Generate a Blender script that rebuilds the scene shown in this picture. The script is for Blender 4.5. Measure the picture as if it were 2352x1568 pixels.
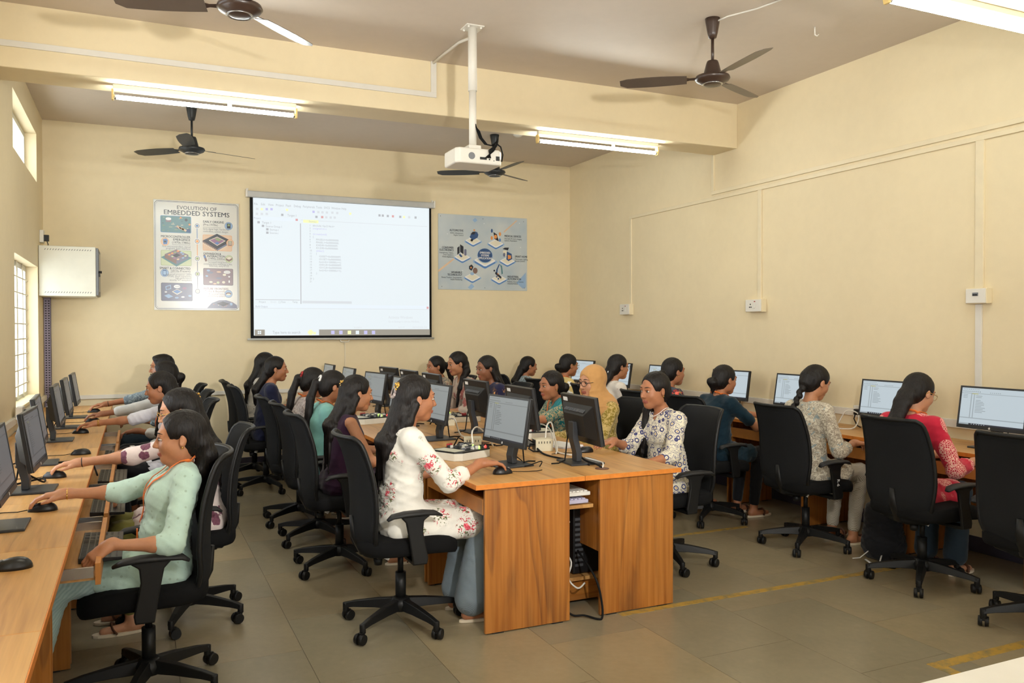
import bpy, bmesh, math, random
import numpy as np
from mathutils import Matrix, Vector, Euler

# ------------------------------------------------------------------ camera, world, exposure
for o in list(bpy.data.objects):
    bpy.data.objects.remove(o)
SC = bpy.context.scene
COL = SC.collection
FPX, YAW, PITCH, ROLL = 1891.99, 0.428383, -0.014937, -0.002218
_F = Vector((math.sin(YAW) * math.cos(PITCH), math.cos(YAW) * math.cos(PITCH), math.sin(PITCH)))
_R = Vector((math.cos(YAW), -math.sin(YAW), 0))
_U = _R.cross(_F)
_R2 = _R * math.cos(ROLL) + _U * math.sin(ROLL)
_U2 = _R2.cross(_F)
cam_data = bpy.data.cameras.new('camera')
cam_data.sensor_width = 36.0
cam_data.lens = FPX / 2352 * 36.0
cam_data.clip_start = 0.05
cam = bpy.data.objects.new('camera', cam_data)
COL.objects.link(cam)
_m = Matrix((( _R2.x, _U2.x, -_F.x, 0), (_R2.y, _U2.y, -_F.y, 0), (_R2.z, _U2.z, -_F.z, 1.5), (0, 0, 0, 1)))
cam.matrix_world = _m
SC.camera = cam

SKY_STRENGTH = 6.0
TUBE_STRENGTH = 98.0
EXPOSURE = 0.09
world = bpy.data.worlds.new('world')
SC.world = world
world.use_nodes = True
_bg = world.node_tree.nodes['Background']
_bg.inputs[0].default_value = (0.93, 0.97, 1.0, 1)
_bg.inputs[1].default_value = SKY_STRENGTH
SC.view_settings.view_transform = 'Standard'
SC.view_settings.look = 'None'
SC.view_settings.exposure = EXPOSURE
SC.view_settings.gamma = 1.0
SC.view_settings.use_curve_mapping = False

# the photographer's light head beside the camera: its place follows from the fan and pole shadows on the beam
# and from its glare on the tall poster
_fl = bpy.data.lights.new('photo_light', 'SPOT')
_fl.energy = 420.0
_fl.color = (1.0, 0.97, 0.92)
_fl.shadow_soft_size = 0.07
_fl.spot_size = math.radians(100)
_fl.spot_blend = 0.9
photo_light = bpy.data.objects.new('photo_light', _fl)
COL.objects.link(photo_light)
photo_light.location = (1.28, 0.42, 2.2)
photo_light.rotation_euler = (Vector((2.3, 6.3, 2.75)) - Vector((1.28, 0.42, 2.2))).to_track_quat('-Z', 'Y').to_euler()

RNG = random.Random(7)

# ------------------------------------------------------------------ materials
def srgb(r, g, b):
    f = lambda c: (c / 255 / 12.92) if c / 255 <= 0.04045 else ((c / 255 + 0.055) / 1.055) ** 2.4
    return (f(r), f(g), f(b), 1.0)

MATS = {}
class NT:
    """tiny helper around one material's node tree"""
    def __init__(s, name):
        s.m = bpy.data.materials.new(name)
        s.m.use_nodes = True
        s.t = s.m.node_tree
        s.n = s.t.nodes
        s.b = s.n['Principled BSDF']
    def node(s, typ, **kw):
        x = s.n.new(typ)
        for k, v in kw.items():
            if k.startswith('i_'):
                key = k[2:]
                key = int(key) if key.isdigit() else key.replace('_', ' ')
                x.inputs[key].default_value = v
            else:
                setattr(x, k, v)
        return x
    def link(s, a, b):
        s.t.links.new(a, b)
    def coord(s, scale=(1, 1, 1), rot=(0, 0, 0), kind='Object'):
        tc = s.node('ShaderNodeTexCoord')
        mp = s.node('ShaderNodeMapping')
        mp.inputs['Scale'].default_value = scale
        mp.inputs['Rotation'].default_value = rot
        s.link(tc.outputs[kind], mp.inputs[0])
        return mp.outputs[0]
    def noise(s, vec, scale, detail=3.0, rough=0.55, dist=0.0):
        x = s.node('ShaderNodeTexNoise')
        x.inputs['Scale'].default_value = scale
        x.inputs['Detail'].default_value = detail
        x.inputs['Roughness'].default_value = rough
        x.inputs['Distortion'].default_value = dist
        if vec is not None:
            s.link(vec, x.inputs['Vector'])
        return x.outputs['Fac']
    def voro(s, vec, scale, rnd=1.0, feature='F1'):
        x = s.node('ShaderNodeTexVoronoi', feature=feature)
        x.inputs['Scale'].default_value = scale
        x.inputs['Randomness'].default_value = rnd
        if vec is not None:
            s.link(vec, x.inputs['Vector'])
        return x
    def ramp(s, fac, stops, interp='LINEAR'):
        r = s.node('ShaderNodeValToRGB')
        r.color_ramp.interpolation = interp
        els = r.color_ramp.elements
        while len(els) < len(stops):
            els.new(0.5)
        for e, (p, c) in zip(els, stops):
            e.position = p
            e.color = c if isinstance(c, tuple) else (c, c, c, 1)
        s.link(fac, r.inputs[0])
        return r.outputs[0]
    def mix(s, fac, a, b, blend='MIX'):
        x = s.node('ShaderNodeMix', data_type='RGBA', blend_type=blend)
        for sock, v in ((x.inputs[0], fac), (x.inputs[6], a), (x.inputs[7], b)):
            if isinstance(v, (int, float)):
                sock.default_value = v
            elif isinstance(v, tuple):
                sock.default_value = v
            else:
                s.link(v, sock)
        return x.outputs[2]
    def math(s, op, a, b=0.0):
        x = s.node('ShaderNodeMath', operation=op)
        for sock, v in ((x.inputs[0], a), (x.inputs[1], b)):
            if isinstance(v, (int, float)):
                sock.default_value = v
            else:
                s.link(v, sock)
        return x.outputs[0]
    def bump(s, h, strength=0.2, dist=0.01):
        x = s.node('ShaderNodeBump')
        x.inputs['Strength'].default_value = strength
        x.inputs['Distance'].default_value = dist
        s.link(h, x.inputs['Height'])
        s.link(x.outputs[0], s.b.inputs['Normal'])
    def base(s, v):
        if isinstance(v, tuple):
            s.b.inputs['Base Color'].default_value = v
        else:
            s.link(v, s.b.inputs['Base Color'])
    def set(s, rough=0.5, spec=0.5, metal=0.0, **kw):
        s.b.inputs['Roughness'].default_value = rough
        s.b.inputs['Specular IOR Level'].default_value = spec
        s.b.inputs['Metallic'].default_value = metal
        for k, v in kw.items():
            s.b.inputs[k.replace('_', ' ')].default_value = v
        return s

def plain(name, col, rough=0.5, spec=0.4, metal=0.0, var=0.06, vscale=9.0, bump=0.0, bscale=200.0):
    """paint / plastic / metal with slight mottling"""
    t = NT(name)
    c = t.coord()
    n = t.noise(c, vscale, 3)
    lo = tuple(x * (1 - var) for x in col[:3]) + (1,)
    hi = tuple(min(1, x * (1 + var)) for x in col[:3]) + (1,)
    t.base(t.ramp(n, [(0.3, lo), (0.7, hi)]))
    t.set(rough, spec, metal)
    if bump:
        t.bump(t.noise(c, bscale, 2), bump, 0.002)
    MATS[name] = t.m
    return t.m

def emit(name, col, strength, sample=True):
    t = NT(name)
    if not sample:
        t.m.cycles.emission_sampling = 'NONE'
    t.base((0.02, 0.02, 0.02, 1))
    t.b.inputs['Emission Color'].default_value = col
    t.b.inputs['Emission Strength'].default_value = strength
    t.set(0.4, 0.3)
    MATS[name] = t.m
    return t.m

def wall_paint(name, col):
    t = NT(name)
    c = t.coord()
    n = t.noise(c, 1.3, 4, 0.6)
    n2 = t.noise(c, 14, 4, 0.6)
    a = tuple(x * 0.95 for x in col[:3]) + (1,)
    b = tuple(min(1, x * 1.04) for x in col[:3]) + (1,)
    k = t.mix(0.3, t.ramp(n, [(0.3, a), (0.7, b)]), t.ramp(n2, [(0.3, a), (0.7, b)]))
    t.base(k)
    t.set(0.62, 0.3)
    t.bump(t.noise(c, 120, 3), 0.08, 0.003)
    MATS[name] = t.m
    return t.m

def wood(name, axis, light=False):
    """laminate with long dark figure running along the given axis (0 x, 1 y, 2 z)"""
    t = NT(name)
    sc = [5.2, 5.2, 5.2]
    sc[axis] = 0.55
    c = t.coord(tuple(sc))
    broad = t.noise(c, 1.5, 4, 0.55, 0.9)
    sc2 = [60, 60, 60]
    sc2[axis] = 1.6
    fine = t.noise(t.coord(tuple(sc2)), 1.0, 3, 0.6)
    fig = t.math('FRACT', t.math('MULTIPLY', t.noise(c, 0.62, 2, 0.45, 0.5), 9.0))
    if light:
        s0, s1, s2 = srgb(160, 112, 62), srgb(200, 152, 92), srgb(214, 170, 108)
    else:
        s0, s1, s2 = srgb(110, 58, 14), srgb(158, 92, 26), srgb(172, 106, 36)
    col = t.ramp(broad, [(0.28, s0), (0.45, s1), (0.72, s2)])
    vein = t.ramp(fig, [(0.0, 0.0), (0.05, 1.0), (0.10, 0.9), (0.42, 0.0)])
    vmask = t.math('MULTIPLY', vein, t.ramp(t.noise(c, 1.1, 3), [(0.40, 0.0), (0.60, 1.0)]))
    col = t.mix(t.math('MULTIPLY', vmask, 0.75 if not light else 0.42), col, srgb(96, 48, 14))
    col = t.mix(0.22, col, t.ramp(fine, [(0.3, srgb(110, 66, 26)), (0.7, srgb(226, 168, 96))]))
    t.base(col)
    t.set(0.36, 0.45)
    t.bump(fine, 0.05, 0.002)
    MATS[name] = t.m
    return t.m

wall_paint('wall_cream', srgb(230, 214, 178))
wall_paint('ceiling_paint', srgb(206, 193, 178))
wall_paint('reveal_paint', srgb(244, 232, 190))
plain('skirting_paint', srgb(62, 58, 72), 0.4)
wood('wood_x', 0)
wood('wood_y', 1, True)
wood('wood_z', 2)
plain('wood_edge', srgb(206, 124, 48), 0.4, var=0.12, vscale=30)
plain('chair_plastic', srgb(20, 20, 20), 0.45, 0.3)
plain('chair_grey', srgb(36, 36, 37), 0.5, 0.3)
plain('chair_fabric', srgb(19, 19, 20), 0.9, 0.15, bump=0.25, bscale=900)
plain('chair_mesh', srgb(27, 28, 30), 0.85, 0.2, bump=0.4, bscale=1400)
plain('caster_rim', srgb(110, 108, 106), 0.4)
plain('black_plastic', srgb(24, 24, 26), 0.38, 0.4)
plain('black_matte', srgb(16, 16, 17), 0.7, 0.2)
plain('grey_plastic', srgb(74, 76, 80), 0.45)
plain('mid_grey', srgb(120, 122, 126), 0.5)
plain('white_plastic', srgb(226, 222, 212), 0.4, var=0.03)
plain('trunking', srgb(228, 214, 181), 0.5, var=0.03)
plain('trunking_white', srgb(222, 218, 208), 0.5, var=0.03)
plain('beige_metal', srgb(206, 198, 172), 0.42, var=0.03)
plain('cabinet_metal', srgb(222, 220, 206), 0.4, var=0.03)
plain('perforated_post', srgb(150, 142, 166), 0.5)
plain('chrome', srgb(190, 190, 190), 0.25, 0.5, 0.9)
plain('fan_brown', srgb(62, 46, 38), 0.32, 0.5)
plain('fan_blade', srgb(96, 84, 74), 0.35, 0.5)
plain('fan_dark', srgb(44, 46, 48), 0.4)
plain('paper_white', srgb(232, 232, 230), 0.6, var=0.02)
plain('dark_red', srgb(150, 30, 34), 0.5)
plain('shoe_sole', srgb(220, 205, 180), 0.6)
plain('sandal_brown', srgb(92, 58, 40), 0.55)
plain('gold', srgb(210, 170, 90), 0.25, 0.5, 0.9)
plain('orange_band', srgb(232, 120, 44), 0.6)
plain('table_white', srgb(240, 236, 226), 0.4, var=0.02)
emit('tube_glow', (0.95, 1.0, 0.96, 1), TUBE_STRENGTH)
plain('tube_batten', srgb(232, 226, 205), 0.45, var=0.03)
plain('tube_cap', srgb(214, 186, 120), 0.5)

# ------------------------------------------------------------------ mesh helpers
class MB:
    """collects shapes into one mesh"""
    def __init__(s):
        s.v, s.f, s.mi, s.sm = [], [], [], []
    def add(s, verts, faces, mat=0, smooth=False):
        o = len(s.v)
        s.v += [tuple(p) for p in verts]
        s.f += [tuple(i + o for i in f) for f in faces]
        s.mi += [mat] * len(faces)
        s.sm += [smooth] * len(faces)
        return s
    def box(s, c, d, mat=0, rot=None):
        x, y, z = d[0] / 2, d[1] / 2, d[2] / 2
        vs = [Vector((a * x, b * y, e * z)) for e in (-1, 1) for b in (-1, 1) for a in (-1, 1)]
        if rot is not None:
            r = rot if isinstance(rot, Matrix) else Euler(rot).to_matrix()
            vs = [r @ v for v in vs]
        c = Vector(c)
        return s.add([v + c for v in vs], [(0, 2, 3, 1), (4, 5, 7, 6), (0, 1, 5, 4), (2, 6, 7, 3), (0, 4, 6, 2), (1, 3, 7, 5)], mat)
    def bb(s, x0, x1, y0, y1, z0, z1, mat=0):
        return s.box(((x0 + x1) / 2, (y0 + y1) / 2, (z0 + z1) / 2), (x1 - x0, y1 - y0, z1 - z0), mat)
    def cyl(s, a, b, r0, r1=None, n=16, mat=0, caps=True, smooth=True):
        a, b = Vector(a), Vector(b)
        r1 = r0 if r1 is None else r1
        d = (b - a).normalized()
        u = d.orthogonal().normalized()
        w = d.cross(u)
        vs = []
        for p, r in ((a, r0), (b, r1)):
            for i in range(n):
                t = 2 * math.pi * i / n
                vs.append(p + (u * math.cos(t) + w * math.sin(t)) * r)
        fs = [(i, (i + 1) % n, n + (i + 1) % n, n + i) for i in range(n)]
        s.add(vs, fs, mat, smooth)
        if caps:
            o = len(s.v) - 2 * n
            s.f.append(tuple(o + i for i in reversed(range(n))))
            s.f.append(tuple(o + n + i for i in range(n)))
            s.mi += [mat, mat]
            s.sm += [False, False]
        return s
    def tube(s, pts, r, n=8, mat=0, flat=None, up=None):
        """sweep along a polyline; r number or list; flat = squash of the second axis"""
        pts = [Vector(p) for p in pts]
        m = len(pts)
        rs = r if isinstance(r, (list, tuple)) else [r] * m
        tang = []
        for i in range(m):
            d = pts[min(i + 1, m - 1)] - pts[max(i - 1, 0)]
            tang.append(d.normalized() if d.length > 1e-9 else Vector((0, 0, 1)))
        u = tang[0].orthogonal().normalized() if up is None else Vector(up)
        vs = []
        for i in range(m):
            d = tang[i]
            if up is not None:
                u = Vector(up)
            u = (u - d * u.dot(d))
            u = u.normalized() if u.length > 1e-6 else d.orthogonal().normalized()
            w = d.cross(u)
            for k in range(n):
                t = 2 * math.pi * k / n
                vs.append(pts[i] + u * math.cos(t) * rs[i] * (flat or 1.0) + w * math.sin(t) * rs[i])
        fs = []
        for i in range(m - 1):
            for k in range(n):
                k2 = (k + 1) % n
                fs.append((i * n + k, i * n + k2, (i + 1) * n + k2, (i + 1) * n + k))
        fs.append(tuple(reversed(range(n))))
        fs.append(tuple((m - 1) * n + k for k in range(n)))
        return s.add(vs, fs, mat, True)
    def lathe(s, prof, n=24, c=(0, 0, 0), mat=0, smooth=True):
        """profile of (r, z) turned about z"""
        vs, fs = [], []
        m = len(prof)
        for r, z in prof:
            for k in range(n):
                t = 2 * math.pi * k / n
                vs.append((c[0] + r * math.cos(t), c[1] + r * math.sin(t), c[2] + z))
        for i in range(m - 1):
            for k in range(n):
                k2 = (k + 1) % n
                fs.append((i * n + k, i * n + k2, (i + 1) * n + k2, (i + 1) * n + k))
        if prof[0][0] > 1e-6:
            fs.append(tuple(reversed(range(n))))
        if prof[-1][0] > 1e-6:
            fs.append(tuple((m - 1) * n + k for k in range(n)))
        return s.add(vs, fs, mat, smooth)
    def ball(s, c, r, n=12, mat=0, rot=None):
        r = r if isinstance(r, (tuple, list)) else (r, r, r)
        vs, fs = [], []
        h = n // 2
        for i in range(h + 1):
            a = math.pi * i / h
            for k in range(n):
                t = 2 * math.pi * k / n
                v = Vector((r[0] * math.sin(a) * math.cos(t), r[1] * math.sin(a) * math.sin(t), -r[2] * math.cos(a)))
                if rot is not None:
                    v = rot @ v
                vs.append(v + Vector(c))
        for i in range(h):
            for k in range(n):
                k2 = (k + 1) % n
                fs.append((i * n + k, i * n + k2, (i + 1) * n + k2, (i + 1) * n + k))
        return s.add(vs, fs, mat, True)
    def prism(s, outline, axis, lo, hi, mat=0, smooth=False):
        """2D outline extruded along axis between lo and hi; outline in the other two axes (cyclic order)"""
        n = len(outline)
        def p3(a, b, t):
            return ((t, a, b), (a, t, b), (a, b, t))[axis]
        vs = [p3(a, b, lo) for a, b in outline] + [p3(a, b, hi) for a, b in outline]
        fs = [tuple(reversed(range(n))), tuple(range(n, 2 * n))]
        fs += [(i, (i + 1) % n, n + (i + 1) % n, n + i) for i in range(n)]
        s.add(vs, fs, mat, smooth)
        s.sm[-n - 2] = s.sm[-n - 1] = False
        return s
    def quad(s, a, b, c, d, mat=0):
        return s.add([a, b, c, d], [(0, 1, 2, 3)], mat)
    def mesh(s, name):
        me = bpy.data.meshes.new(name)
        me.from_pydata([tuple(v) for v in s.v], [], s.f)
        me.polygons.foreach_set('material_index', s.mi)
        me.polygons.foreach_set('use_smooth', s.sm)
        bm = bmesh.new()
        bm.from_mesh(me)
        bmesh.ops.remove_doubles(bm, verts=bm.verts, dist=1e-6)
        bmesh.ops.recalc_face_normals(bm, faces=bm.faces)
        bm.to_mesh(me)
        bm.free()
        me.update()
        return me

def M(x):
    return MATS[x] if isinstance(x, str) else x

def link(o, parent=None):
    COL.objects.link(o)
    if parent is not None:
        o.parent = parent
    return o

def obj(name, mb, mats, parent=None, bevel=0.0, loc=None, rot=None, label=None, seg=2):
    me = mb.mesh(name) if isinstance(mb, MB) else mb
    mats = mats if isinstance(mats, (list, tuple)) else [mats]
    if len(me.materials) == 0:
        for m in mats:
            me.materials.append(M(m))
    o = bpy.data.objects.new(name, me)
    link(o, parent)
    if loc is not None:
        o.location = loc
    if rot is not None:
        o.rotation_euler = rot
    if bevel:
        b = o.modifiers.new('bevel', 'BEVEL')
        b.width = bevel
        b.segments = seg
        b.limit_method = 'ANGLE'
        b.angle_limit = math.radians(40)
    if label:
        o['label'] = label
    return o

def tag(o, label, cat, group=None):
    o['label'] = label
    o['category'] = cat
    if group:
        o['group'] = group
    return o

def thing(name, label, cat, loc=(0, 0, 0), rz=0.0, group=None):
    o = bpy.data.objects.new(name, None)
    o.empty_display_size = 0.1
    link(o)
    o.location = loc
    o.rotation_euler = (0, 0, rz)
    return tag(o, label, cat, group)

def struct(name, mb, mats, bevel=0.0, parent=None):
    o = obj(name, mb, mats, parent, bevel)
    if parent is None:
        o['kind'] = 'structure'
    return o

def copy_tree(o, parent=None):
    c = o.copy()
    COL.objects.link(c)
    c.parent = parent
    for ch in o.children:
        copy_tree(ch, c)
    return c

def place_copy(proto, used, label, loc, rz, group=None):
    """first call moves the prototype itself, later calls copy it with its parts"""
    o = proto if not used else copy_tree(proto)
    used.append(1)
    o.location = loc
    o.rotation_euler = (0, 0, rz)
    o['label'] = label
    if group:
        o['group'] = group
    return o

_tc = [0]
def text_mesh(mb, s, size, at, mat=0, align='LEFT', frame='xz-', bold=0.0, width=1.0, thick=0.0):
    """flat lettering merged into mb; frame gives right and up axes of the surface"""
    cu = bpy.data.curves.new('t', 'FONT')
    cu.body = s
    cu.size = size
    cu.align_x = align
    cu.offset = bold
    cu.resolution_u = 2
    cu.extrude = thick
    to = bpy.data.objects.new('t', cu)
    COL.objects.link(to)
    dg = bpy.context.evaluated_depsgraph_get()
    me = bpy.data.meshes.new_from_object(to.evaluated_get(dg))
    R_, U_ = frame
    R_, U_ = Vector(R_), Vector(U_)
    N_ = R_.cross(U_)
    at = Vector(at)
    mb.add([at + R_ * (v.co.x * width) + U_ * v.co.y + N_ * v.co.z for v in me.vertices],
           [tuple(p.vertices) for p in me.polygons], mat)
    bpy.data.objects.remove(to)
    bpy.data.curves.remove(cu)
    bpy.data.meshes.remove(me)
    return mb
# ------------------------------------------------------------------ room shell
XL, XR, YB, YF, ZC = -0.83, 5.12, 9.40, -2.60, 3.59
BEAM = (6.14, 6.48, 3.18)      # y0, y1, underside
BEAM2 = (2.73, 3.05, 3.18)
ADDED_BEAM = (-0.62, -0.28, 3.18)  # unseen beam added behind the camera to carry two extra tubes

def kota(name, c0, c1):
    t = NT(name)
    c = t.coord((1, 1, 1), (0, 0, RNG.uniform(0, 3)), 'Generated' if False else 'Object')
    n = t.noise(c, 2.2, 5, 0.6, 0.4)
    n2 = t.noise(c, 26, 4, 0.65)
    k = t.mix(0.35, t.ramp(n, [(0.3, c0), (0.7, c1)]), t.ramp(n2, [(0.3, c0), (0.7, c1)]))
    k = t.mix(t.ramp(t.noise(c, 6, 3, 0.7), [(0.6, 0.0), (0.78, 0.35)]), k, srgb(160, 150, 126))
    t.base(k)
    t.set(0.27, 0.5)
    MATS[name] = t.m
kota('stone_a', srgb(140, 128, 104), srgb(154, 141, 114))
kota('stone_b', srgb(144, 131, 104), srgb(160, 145, 116))
kota('stone_c', srgb(134, 125, 104), srgb(148, 138, 114))
plain('grout', srgb(100, 92, 76), 0.8)

floor = struct('floor', MB().bb(XL - .2, XR + .2, YF - .2, YB + .2, -0.12, -0.0025), 'grout')
slab_col = 0
xs = [XL] + [1.78 + .54 * k for k in range(-4, 7) if XL + .1 < 1.78 + .54 * k < XR - .1] + [XR]
for i in range(len(xs) - 1):
    y = YF
    yj = 3.9 + (0.43 if i % 2 else 0.0)
    ys = sorted([YF, YB] + [yj + .86 * k for k in range(-9, 8) if YF + .15 < yj + .86 * k < YB - .15])
    for j in range(len(ys) - 1):
        g = 0.0012
        mb = MB().bb(xs[i] + g, xs[i + 1] - g, ys[j] + g, ys[j + 1] - g, -0.02, 0.0)
        obj('floor_slab', mb, RNG.choice(['stone_a', 'stone_b', 'stone_c']), floor)
# worn yellow marking lines painted on the floor
t = NT('yellow_marking')
_c = t.coord()
t.base(t.ramp(t.noise(_c, 18, 4, .7), [(.35, srgb(126, 116, 84)), (.55, srgb(176, 140, 60))]))
t.set(0.5, 0.4)
MATS['yellow_marking'] = t.m
for x0, x1, y0, y1 in ((2.30, 4.42, 3.655, 3.705), (3.30, 4.20, 4.90, 4.945), (3.20, 4.40, 2.50, 2.56), (3.20, 3.26, 1.4, 2.50)):
    n = max(2, int((x1 - x0) / .25))
    mb = MB()
    mb.bb(x0, x1, y0, y1, 0.0, 0.0012)
    obj('floor_marking', mb, 'yellow_marking', floor)

def holed(y0, y1, z0, z1, holes):
    """cells of a wall rectangle that are not inside a hole: list of (a0,a1,z0,z1)"""
    A = sorted({y0, y1} | {h[0] for h in holes} | {h[1] for h in holes})
    B = sorted({z0, z1} | {h[2] for h in holes} | {h[3] for h in holes})
    out = []
    for i in range(len(A) - 1):
        for j in range(len(B) - 1):
            m, n = (A[i] + A[i + 1]) / 2, (B[j] + B[j + 1]) / 2
            if not any(h[0] < m < h[1] and h[2] < n < h[3] for h in holes):
                out.append((A[i], A[i + 1], B[j], B[j + 1]))
    return out

LWIN = [(7.22, 8.86, 0.89, 2.09), (7.22, 8.86, 2.88, 3.33), (3.90, 5.54, 0.89, 2.09), (3.90, 5.54, 2.88, 3.33), (0.5, 2.1, 0.89, 2.09)]  # the last three are out of view, added to let in daylight
mb = MB()
for a in holed(YF - .2, YB + .2, -0.05, ZC + .15, LWIN):
    mb.bb(XL - .23, XL, a[0], a[1], a[2], a[3])
struct('wall_left', mb, 'wall_cream')
struct('wall_back', MB().bb(XL - .23, XR + .23, YB, YB + .2, -0.05, ZC + .15), 'wall_cream')
struct('wall_right', MB().bb(XR, XR + .2, YF - .2, YB + .2, -0.05, ZC + .15), 'wall_cream')
ADDED_OPENINGS = [(0.55, 2.05, 0.9, 2.3), (3.3, 4.3, 0.0, 2.1)]  # unseen window and door openings, added to let daylight in
mb = MB()
for a in holed(XL - .23, XR + .2, -0.05, ZC + .15, ADDED_OPENINGS):
    mb.bb(a[0], a[1], YF - .2, YF, a[2], a[3])
struct('wall_front', mb, 'wall_cream')
struct('ceiling', MB().bb(XL - .23, XR + .2, YF - .2, YB + .2, ZC, ZC + .15), 'ceiling_paint')
for k, b in enumerate((BEAM, BEAM2, ADDED_BEAM)):
    o = struct('ceiling_beam', MB().bb(XL, XR, b[0], b[1], b[2], ZC + .02), 'wall_cream', 0.006)
struct('baseboard_back', MB().bb(XL, XR, YB - .012, YB, 0, .105), 'skirting_paint', 0.003)
struct('baseboard_left', MB().bb(XL, XL + .012, YF, YB - .012, 0, .105), 'skirting_paint', 0.003)
struct('baseboard_right', MB().bb(XR - .012, XR, YF, YB - .012, 0, .105), 'skirting_paint', 0.003)

# windows ------------------------------------------------------------
def glass(name):
    m = bpy.data.materials.new(name)
    m.use_nodes = True
    t = m.node_tree
    t.nodes.remove(t.nodes['Principled BSDF'])
    tr = t.nodes.new('ShaderNodeBsdfTransparent')
    tr.inputs[0].default_value = (0.95, 0.97, 0.97, 1)
    gl = t.nodes.new('ShaderNodeBsdfGlossy')
    gl.inputs['Roughness'].default_value = 0.03
    mx = t.nodes.new('ShaderNodeMixShader')
    mx.inputs[0].default_value = 0.06
    t.links.new(tr.outputs[0], mx.inputs[1])
    t.links.new(gl.outputs[0], mx.inputs[2])
    t.links.new(mx.outputs[0], t.nodes['Material Output'].inputs[0])
    MATS[name] = m
glass('window_glass')
plain('window_alu', srgb(206, 206, 200), 0.35, 0.5, 0.3)
plain('window_wood', srgb(196, 178, 150), 0.5)
plain('grille_paint', srgb(222, 215, 198), 0.5)
for k, (y0, y1, z0, z1) in enumerate(LWIN):
    root = bpy.data.objects.new('window_%d' % (k + 1), None)
    link(root)
    root['kind'] = 'structure'
    low = z1 - z0 > 1
    xo = XL - .125
    fr = MB()
    w = .045
    fr.bb(xo - .03, xo + .03, y0, y1, z0, z0 + w)
    fr.bb(xo - .03, xo + .03, y0, y1, z1 - w, z1)
    fr.bb(xo - .03, xo + .03, y0, y0 + w, z0 + w, z1 - w)
    fr.bb(xo - .03, xo + .03, y1 - w, y1, z0 + w, z1 - w)
    obj('window_frame', fr, 'window_alu', root, 0.003)
    n = 3 if low else 2
    for i in range(1, n):
        yy = y0 + (y1 - y0) * i / n
        obj('mullion', MB().bb(xo - .022, xo + .022, yy - .022, yy + .022, z0 + w, z1 - w), 'window_alu', root)
    for i in range(n):
        a = y0 + (y1 - y0) * i / n + .03
        b = y0 + (y1 - y0) * (i + 1) / n - .03
        if k < 2:
            obj('pane', MB().bb(xo - .003, xo + .003, a, b, z0 + w, z1 - w), 'window_glass', root)
    if low:
        for i in range(1, 9):
            zz = z0 + (z1 - z0) * i / 9
            obj('grille_bar', MB().cyl((xo + .04, y0, zz), (xo + .04, y1, zz), .0065, n=6), 'grille_paint', root)
        for i in range(1, 4):
            yy = y0 + (y1 - y0) * i / 4 + .03
            obj('grille_bar', MB().cyl((xo + .04, yy, z0), (xo + .04, yy, z1), .0075, n=6), 'grille_paint', root)
        obj('window_sill', MB().bb(XL - .14, XL + .012, y0 - .0, y1 + .0, z0 - .012, z0 + .012), 'reveal_paint', root, .004)

# trunking -------------------------------------------------------------
_tn = [0]
def trim(x0, x1, y0, y1, z0, z1, mat='trunking'):
    _tn[0] += 1
    return struct('trim_%d' % _tn[0], MB().bb(x0, x1, y0, y1, z0, z1), mat, 0.002)
trim(XL, 2.155, BEAM[0] - .014, BEAM[0], 3.31, 3.35, 'trunking_white')
trim(2.11, 2.155, BEAM[0] - .014, BEAM[0], 3.35, ZC, 'trunking_white')
d = .016
trim(XR - d, XR, YF, 7.97, 2.745, 2.778)
trim(XR - d, XR, YF, 6.505, 2.80, 2.835)
trim(XR - d, XR, 6.47, 6.505, 2.835, 3.59)
trim(XR - d, XR, 7.93, 7.965, 1.785, 2.745)
trim(XR - d, XR, 5.80, 5.845, 1.765, 2.745)
trim(XR - d, XR, 3.67, 3.73, 1.765, 2.745)
trim(XR - d, XR, 3.68, 3.725, 0.875, 1.66, 'trunking_white')
trim(XR - .025, XR, YF, YB - .02, 0.82, 0.875, 'trunking_white')
trim(XL, XR - .025, YB - .02, YB, 0.80, 0.84, 'trunking_white')
trim(XL, XL + .025, 2.6, YB - .02, 0.81, 0.86, 'trunking_white')

# ------------------------------------------------------------------ tube lights
def tube_light(x0, x1, y, ztop, label):
    L = x1 - x0
    t = thing('tube_light', label, 'light', ((x0 + x1) / 2, y, ztop), 0, 'ceiling tube lights')
    b = MB().bb(-L / 2 - .01, L / 2 + .01, -.022, .022, -.034, 0)
    obj('batten', b, 'tube_batten', t, .004)
    for sgn in (-1, 1):
        m = MB()
        m.prism([(-.02, -.034), (.02, -.034), (.024, -.07), (.016, -.106), (-.016, -.106), (-.024, -.07)], 0, sgn * (L / 2 + .004), sgn * (L / 2 + .018))
        obj('lamp_holder', m, 'tube_cap', t, .002)
    obj('tube', MB().cyl((-L / 2 + .005, 0, -.085), (L / 2 - .005, 0, -.085), .0145, n=16), 'tube_glow', t)
    for sgn in (-1, 1):
        obj('tube_end', MB().cyl((sgn * (L / 2 - .012), 0, -.085), (sgn * (L / 2 + .004), 0, -.085), .0152, n=14), 'chrome', t)
    obj('starter', MB().cyl((L * .12, 0, -.034), (L * .12, 0, -.066), .014, n=12), 'tube_batten', t)
    return t
tube_light(-0.12, 1.09, 6.28, BEAM[2], 'lit white tube light under the long beam, on the left above the dark fan')
tube_light(3.12, 4.31, 6.28, BEAM[2], 'lit white tube light under the long beam, to the right of the projector')
tube_light(3.34, 4.56, 2.90, BEAM2[2], 'large bright tube light cut off by the top right corner')
tube_light(-0.12, 1.09, 2.90, BEAM2[2], 'added unseen tube light on the nearer beam over the left aisle')  # out of view, added for its light

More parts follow.
